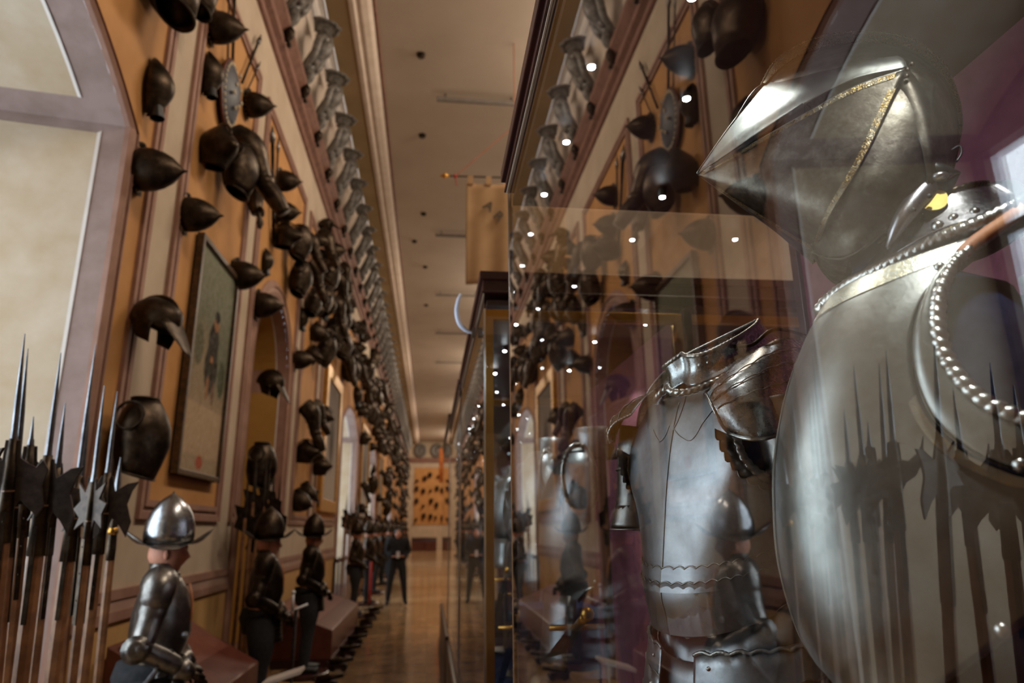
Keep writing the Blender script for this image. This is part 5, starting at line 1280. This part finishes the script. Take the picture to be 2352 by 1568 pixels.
# ================================================================= VISITOR
def visitor():
    e=empty('person',(-.68,16.1,ZF),'person in dark hooded clothes standing in the aisle, holding a pale phone at the waist','person',None,-PI/2+.1)
    me=bpy.data.meshes.new('body'); 
    Vv=[(0,0,.92),(0,0,1.12),(0,0,1.32),(0,0,1.42),(0,.19,1.36),(.02,.25,1.12),(.17,.12,1.02),(0,-.19,1.36),(.02,-.25,1.12),(.17,-.12,1.04),(0,.10,.86),(.02,.15,.48),(0,.19,.09),(.12,.21,.04),(0,-.10,.86),(.02,-.15,.48),(0,-.19,.09),(.12,-.21,.04)]
    E_=[(0,1),(1,2),(2,3),(2,4),(4,5),(5,6),(2,7),(7,8),(8,9),(0,10),(10,11),(11,12),(12,13),(0,14),(14,15),(15,16),(16,17)]
    me.from_pydata(Vv,E_,[]); o=bpy.data.objects.new('body',me); C.objects.link(o); o.parent=e
    o.modifiers.new('sk','SKIN'); rr=[.16,.15,.17,.08,.09,.06,.045,.09,.06,.045,.11,.075,.05,.04,.11,.075,.05,.04]
    for v_,q in zip(me.skin_vertices[0].data,rr): v_.radius=(q,q)
    me.skin_vertices[0].data[0].use_root=True
    sb=o.modifiers.new('ss','SUBSURF'); sb.levels=2; sb.render_levels=2; me.materials.append(cloth_d)
    m=MB(); head_mesh(m,(.03,0,1.50),0,.92); m.obj('head',skin,e,smooth=True)
    m=MB(); G=[]
    for i in range(12):
        t=i/11; th=PI*.75*t; G.append([(-.01-.12*math.sin(th)*math.cos(p),.105*math.sin(th)*math.sin(p),1.53+.13*math.cos(th)) for p in np.linspace(-1.9,1.9,20)])
    m.grid(G); m.obj('hood',cloth_d,e,smooth=True,solid=.012)
    m=MB(); m.ball((.0,0,1.545),.105,18,(.98,.86,.80)); m.obj('hair',simple('dark_hair',(.012,.008,.006),(.03,.02,.014),40,.6),e,smooth=True)
    for sg in (1,-1):
        m=MB(); hand(m,(.17,sg*.115,1.03),(.4,-sg*.9,.15),.95,sg,.6); m.obj('hand',skin,e,smooth=True)
    e2=empty('phone',(-.68+.02,16.1-.26,-.53),'pale phone held in both hands by the person in the aisle','phone'); m=MB(); m.box((-.035,-.005,-.07),(.035,.004,.07)); m.obj('case',whitep,e2,bevel=.004); m=MB(); m.box((-.031,.0042,-.064),(.031,.0052,.064)); m.obj('screen',black,e2)
visitor()
# ================================================================= BANNER
YBn=9.0; a=onY(1008,403,YBn); b=onY(1358,414,YBn); hk=onY(1183,288,YBn)
e=empty('hanging_banner',(hk[0],YBn,a[2]),'fawn cloth banner with dark lettering hung from a black pole on a red-brown cord','banner'); w=(b[0]-a[0])/2; O=V((hk[0],YBn,a[2]))
m=MB(); m.tube([a+V((.06,0,0))-O,b-V((.06,0,0))-O],.011,10); m.obj('pole',black,e,smooth=True)
for sg,p in ((1,a),(-1,b)):
    m=MB(); m.lathe([(0,.004),(.03,.016),(.045,.012),(.055,.030),(.085,.044),(.11,.030),(.12,.012),(.135,.018),(.15,.006),(.17,.001)][::1],p-O+V((sg*.17,0,0)),(-sg,0,0),16); m.obj('gilt_finial',simple('gilt_finial_paint',(.45,.20,.02),(.6,.3,.04),20,.35,metal=.6),e,smooth=True)
c=a+V((.24,0,0))-O; c2=b-V((.24,0,0))-O
m=MB(); m.tube([c,hk-O],.010,6); m.tube([c2,hk-O],.010,6); m.tube([hk-O,V((0,0,ZC-O[2]))],.010,6); m.obj('cord',ropec,e)
m=MB(); m.box((-.03,-.03,hk[2]-O[2]-.05),(.03,.03,hk[2]-O[2]+.05)); m.obj('cord_block',black,e)
m=MB(); m.ball(c,.03,8); m.ball(c2,.03,8); m.tube([c,c+V((.02,0,-.15))],.008,6); m.obj('red_knot',redp,e,smooth=True,split=True)
bl=onY(1072,652,YBn); x0=onY(1071,420,YBn)[0]-O[0]; x1=-x0; ztop=-.10; zb=bl[2]-O[2]
m=MB(); G=[]
for i in range(20):
    t=i/19; G.append([(x0+(x1-x0)*j/48,.018*math.sin(j*.55+1.5*t)*(.5+t)+.02*math.sin(j*.21),ztop+(zb-ztop)*t) for j in range(49)])
m.grid(G)
m.obj('cloth',bannerc,e,smooth=True,solid=.006)
m=MB()
for q in np.linspace(x0+.02,x1-.10,6): m.box((q,-.016,-.12),(q+.08,.016,.016))
m.obj('hanging_loop',bannerc,e,split=True)
ft=bpy.data.fonts.get('Bfont') 
for ch,(px,py),rot in (('A',(1122,474),-.55),('R',(1145,497),-.75)):
    p=onY(px,py,YBn-.06); cu=bpy.data.curves.new('letter','FONT'); cu.body=ch; cu.size=.20; cu.extrude=.002; cu.align_x='CENTER'; cu.align_y='CENTER'; cu.offset=.007
    tmp=bpy.data.objects.new('lettering_curve',cu); C.objects.link(tmp); bpy.context.view_layer.update(); me_=bpy.data.meshes.new_from_object(tmp.evaluated_get(bpy.context.evaluated_depsgraph_get())); bpy.data.objects.remove(tmp); me_.materials.clear(); me_.materials.append(inkm); o=bpy.data.objects.new('letter_'+ch.lower(),me_); C.objects.link(o); o.parent=e; o.location=tuple(p-O); o.rotation_euler=(PI/2,rot,0)
    o.rotation_euler=(Matrix.Rotation(PI/2,3,'X')@Matrix.Rotation(rot,3,'Z')).to_euler()
# dark-red orange hanging at the far end right of the aisle
e=empty('hanging_flag',(1.05*1.0,42,3.6),'small orange and dark flag hanging high near the end wall at the right','flag'); m=MB(); m.grid([[(-.5+.1*j,.05*math.sin(j),z) for j in range(8)] for z in (-.9,0,1.2)]); m.obj('cloth',simple('orange_flag_cloth',(.5,.12,.02),(.6,.2,.03),3,.8),e,smooth=True,solid=.01)
m=MB(); m.tube([(-.6,0,1.2),(.4,0,1.2)],.02,8); m.tube([(0,0,1.2),(0,0,ZC-3.6)],.008,6); m.obj('pole',black,e)
# things at the far end of the aisle
for i,(x,y_) in enumerate(((-.9,55),(-.3,56),(.2,54))):
    e=empty('floor_chest',(x,y_,ZF),'dark red chest on the floor at the far end of the aisle','chest','chests at the far end'); m=MB(); m.box((-.4,-.3,0),(.4,.3,.7)); m.obj('body',redwood,e,bevel=.02); m=MB(); m.lathe([(-.41,.3),(.41,.3)],(0,0,.7),(1,0,0),20,sx=.5); m.obj('lid',mahog,e,smooth=True,auto=40)
# ================================================================= ARMOURS IN THE SECOND AND THIRD CASES
def case_armour(x,y,zc,rz,label,lean=.0,tone=steel_blue,sc=1.0):
    e=empty('display_cuirass',(x,y,zc),label,'armour',None,rz); e.scale=(sc,)*3
    m=MB(); P=[(0,.05,.13),(.04,.135,.145),(.14,.175,.172),(.26,.165,.185),(.36,.125,.165),(.42,.08,.12)]
    G=[]
    for z,a,b in [(float(q[0]),float(q[1]),float(q[2])) for q in crs(P,20)]: G.append([(a*math.cos(t)*(1+.06*math.cos(t)**8),b*math.sin(t),z-.05*max(0,math.cos(t))**2*(1-z/.42)) for t in np.linspace(-PI/2,PI/2,29)])
    m.grid(G); m.obj('breastplate',tone,e,smooth=True,solid=.003)
    m=MB(); m.tube([(a_,b_,c_) for (a_,b_,c_) in G[-1]],.008,8); m.tube(G[0],.005,8); m.obj('rolled_rim',rope_steel,e,smooth=True)
    for sg in (1,-1):
        m=MB(); m.rope([(.03+.05*math.sin(t),sg*(.165+.02*math.sin(t)),.33+.10*math.cos(t)) for t in np.linspace(0,2*PI,24)],.008,.016,n=120); m.obj('roped_armhole',rope_steel,e,smooth=True)
        m=MB(); G=[[(.06+.10*math.cos(a)+.02*t,sg*(.03+(.14+.03*t)*math.sin(a)),-.02-.20*t) for a in np.linspace(-.2,1.5,12)] for t in np.linspace(0,1,6)]; m.grid(G); m.obj('tasset',tone,e,smooth=True,solid=.003)
    m=MB(); m.lathe([(.40,.075),(.46,.062),(.50,.075)],(-.02,0,0),(0,0,1),24,caps=False); m.obj('collar',tone,e,smooth=True,solid=.003)
    m=MB(); m.tube([(-.04,0,-1.0-zc),(-.04,0,.42)],.016,12); m.lathe([(-1.0-zc,.14),(-.98-zc,.14)],(-.04,0,0),(0,0,1),20); m.obj('pole',grey_steel,e,smooth=True,auto=40)
    return e
q=onX(1360,1120,.60); case_armour(.60,q[1]+.02,q[2]-.34,math.radians(165),'steel breastplate with a roped armhole just beyond the end pane of the first case',sc=1.12)
case_armour(.60,3.55,-.05,math.radians(185),'blue-lit steel breastplate deeper in the second case, behind the corner of the first',tone=steel_blue)
case_armour(.62,4.15,-.05,math.radians(180),'steel breastplate at the far end of the second case',tone=grey_steel)
for k,y_ in enumerate((5.2,6.2)): case_armour(.62,y_,-.05,math.radians(180),'steel breastplate in the third case, %s one'%('nearer' if k==0 else 'farther'),tone=steel_blue)
def blade(p0,p1,r,label,name='sword_blade'):
    p0=V(p0);p1=V(p1); e=empty(name,p0,label,'sword','bare blades in the second case'); d=p1-p0; u_=unit(d); x,y,a=frame_from(u_); m=MB()
    G=[]
    for t,w in ((0,.8),(.5,.9),(.88,.75),(1,.02)): c=d*t; G.append([c+x*r*w,c+y*.005,c-x*r*w,c-y*.005])
    m.grid(G,closev=True); m.obj('blade',bright_iron,e); m=MB(); m.tube([x*-.08,x*.08],.008,8); m.tube([(0,0,0),-u_*.14],.012,8); m.ball(-u_*.15,.02,8); m.obj('hilt',brass,e,smooth=True)
q=onX(1325,1440,.42); q2=onX(1230,1560,.42); blade(q,q+(q2-q)*1.6,.03,'broad pale blade slanting low behind the corner of the first case')
q=onX(1185,1440,.40); q2=onX(1150,1568,.40); blade(q,q+(q2-q)*1.4,.02,'narrow blade slanting low in the second case, beside its brass end frame')
q=onX(1160,1330,.45); q2=onX(1142,1400,.45); blade(q,q+(q2-q)*1.5,.02,'short pale blade above the narrow one in the second case')
# chest plates lit in the second case
e=empty('label_plinth',(.55,3.1,-.62),'small plinth with helmet parts in the second case','plinth'); m=MB(); m.box((-.15,-.15,-.38),(.15,.15,.3)); m.obj('block',navy,e,bevel=.004)
# ================================================================= LIGHT
def area(name,loc,rot,sx,sy,e_,col):
    L=bpy.data.lights.new(name,'AREA'); L.shape='RECTANGLE'; L.size=sx; L.size_y=sy; L.energy=e_; L.color=col
    o=bpy.data.objects.new(name,L); C.objects.link(o); o.location=(loc[0],loc[1],loc[2]+HC); o.rotation_euler=rot; return o
WARM=(1.0,.83,.65)
for k,yy in enumerate((1.5,8.5,20,30,42,54)):
    area('hall_fill',(3.0,yy,6.9),(0,math.radians(38),0),.8,4.0,HALL_FILL*(1 if yy<30 else (1.3 if yy<50 else 2.2)),WARM)  # unseen area lights added to light the left wall from above
for k,yy in enumerate((4,14,26,40)):
    area('ceiling_fill',(3.6,yy,1.6),(PI,math.radians(-12),0),.6,6.0,CEIL_FILL,WARM)  # unseen fill lights added to brighten the ceiling
w=bpy.data.worlds.new('World'); bpy.context.scene.world=w; w.use_nodes=True
w.node_tree.nodes['Background'].inputs[0].default_value=(.80,.90,1,1); w.node_tree.nodes['Background'].inputs[1].default_value=5.0
# ================================================================= CAMERA
cam=bpy.data.cameras.new('camera'); co=bpy.data.objects.new('camera',cam); C.objects.link(co)
cam.lens=24; cam.sensor_width=36; cam.sensor_fit='HORIZONTAL'
M=Matrix.Identity(4)
for i in range(3):
    for j in range(3): M[i][j]=float(R[i,j])
M.translation=Vector((0,0,HC)); co.matrix_world=M
cam.dof.use_dof=True; cam.dof.focus_distance=1.18; cam.dof.aperture_fstop=3.6; cam.clip_start=.02; cam.clip_end=200
sc=bpy.context.scene; sc.camera=co
sc.view_settings.view_transform='Standard'; sc.view_settings.look='None'; sc.view_settings.exposure=EXPO; sc.view_settings.gamma=1; sc.view_settings.use_curve_mapping=False
sc.cycles.use_denoising=True; sc.cycles.max_bounces=8; sc.cycles.diffuse_bounces=3; sc.cycles.glossy_bounces=5; sc.cycles.transmission_bounces=4; sc.cycles.transparent_max_bounces=16; sc.cycles.sample_clamp_indirect=8; sc.cycles.caustics_reflective=False; sc.cycles.caustics_refractive=False
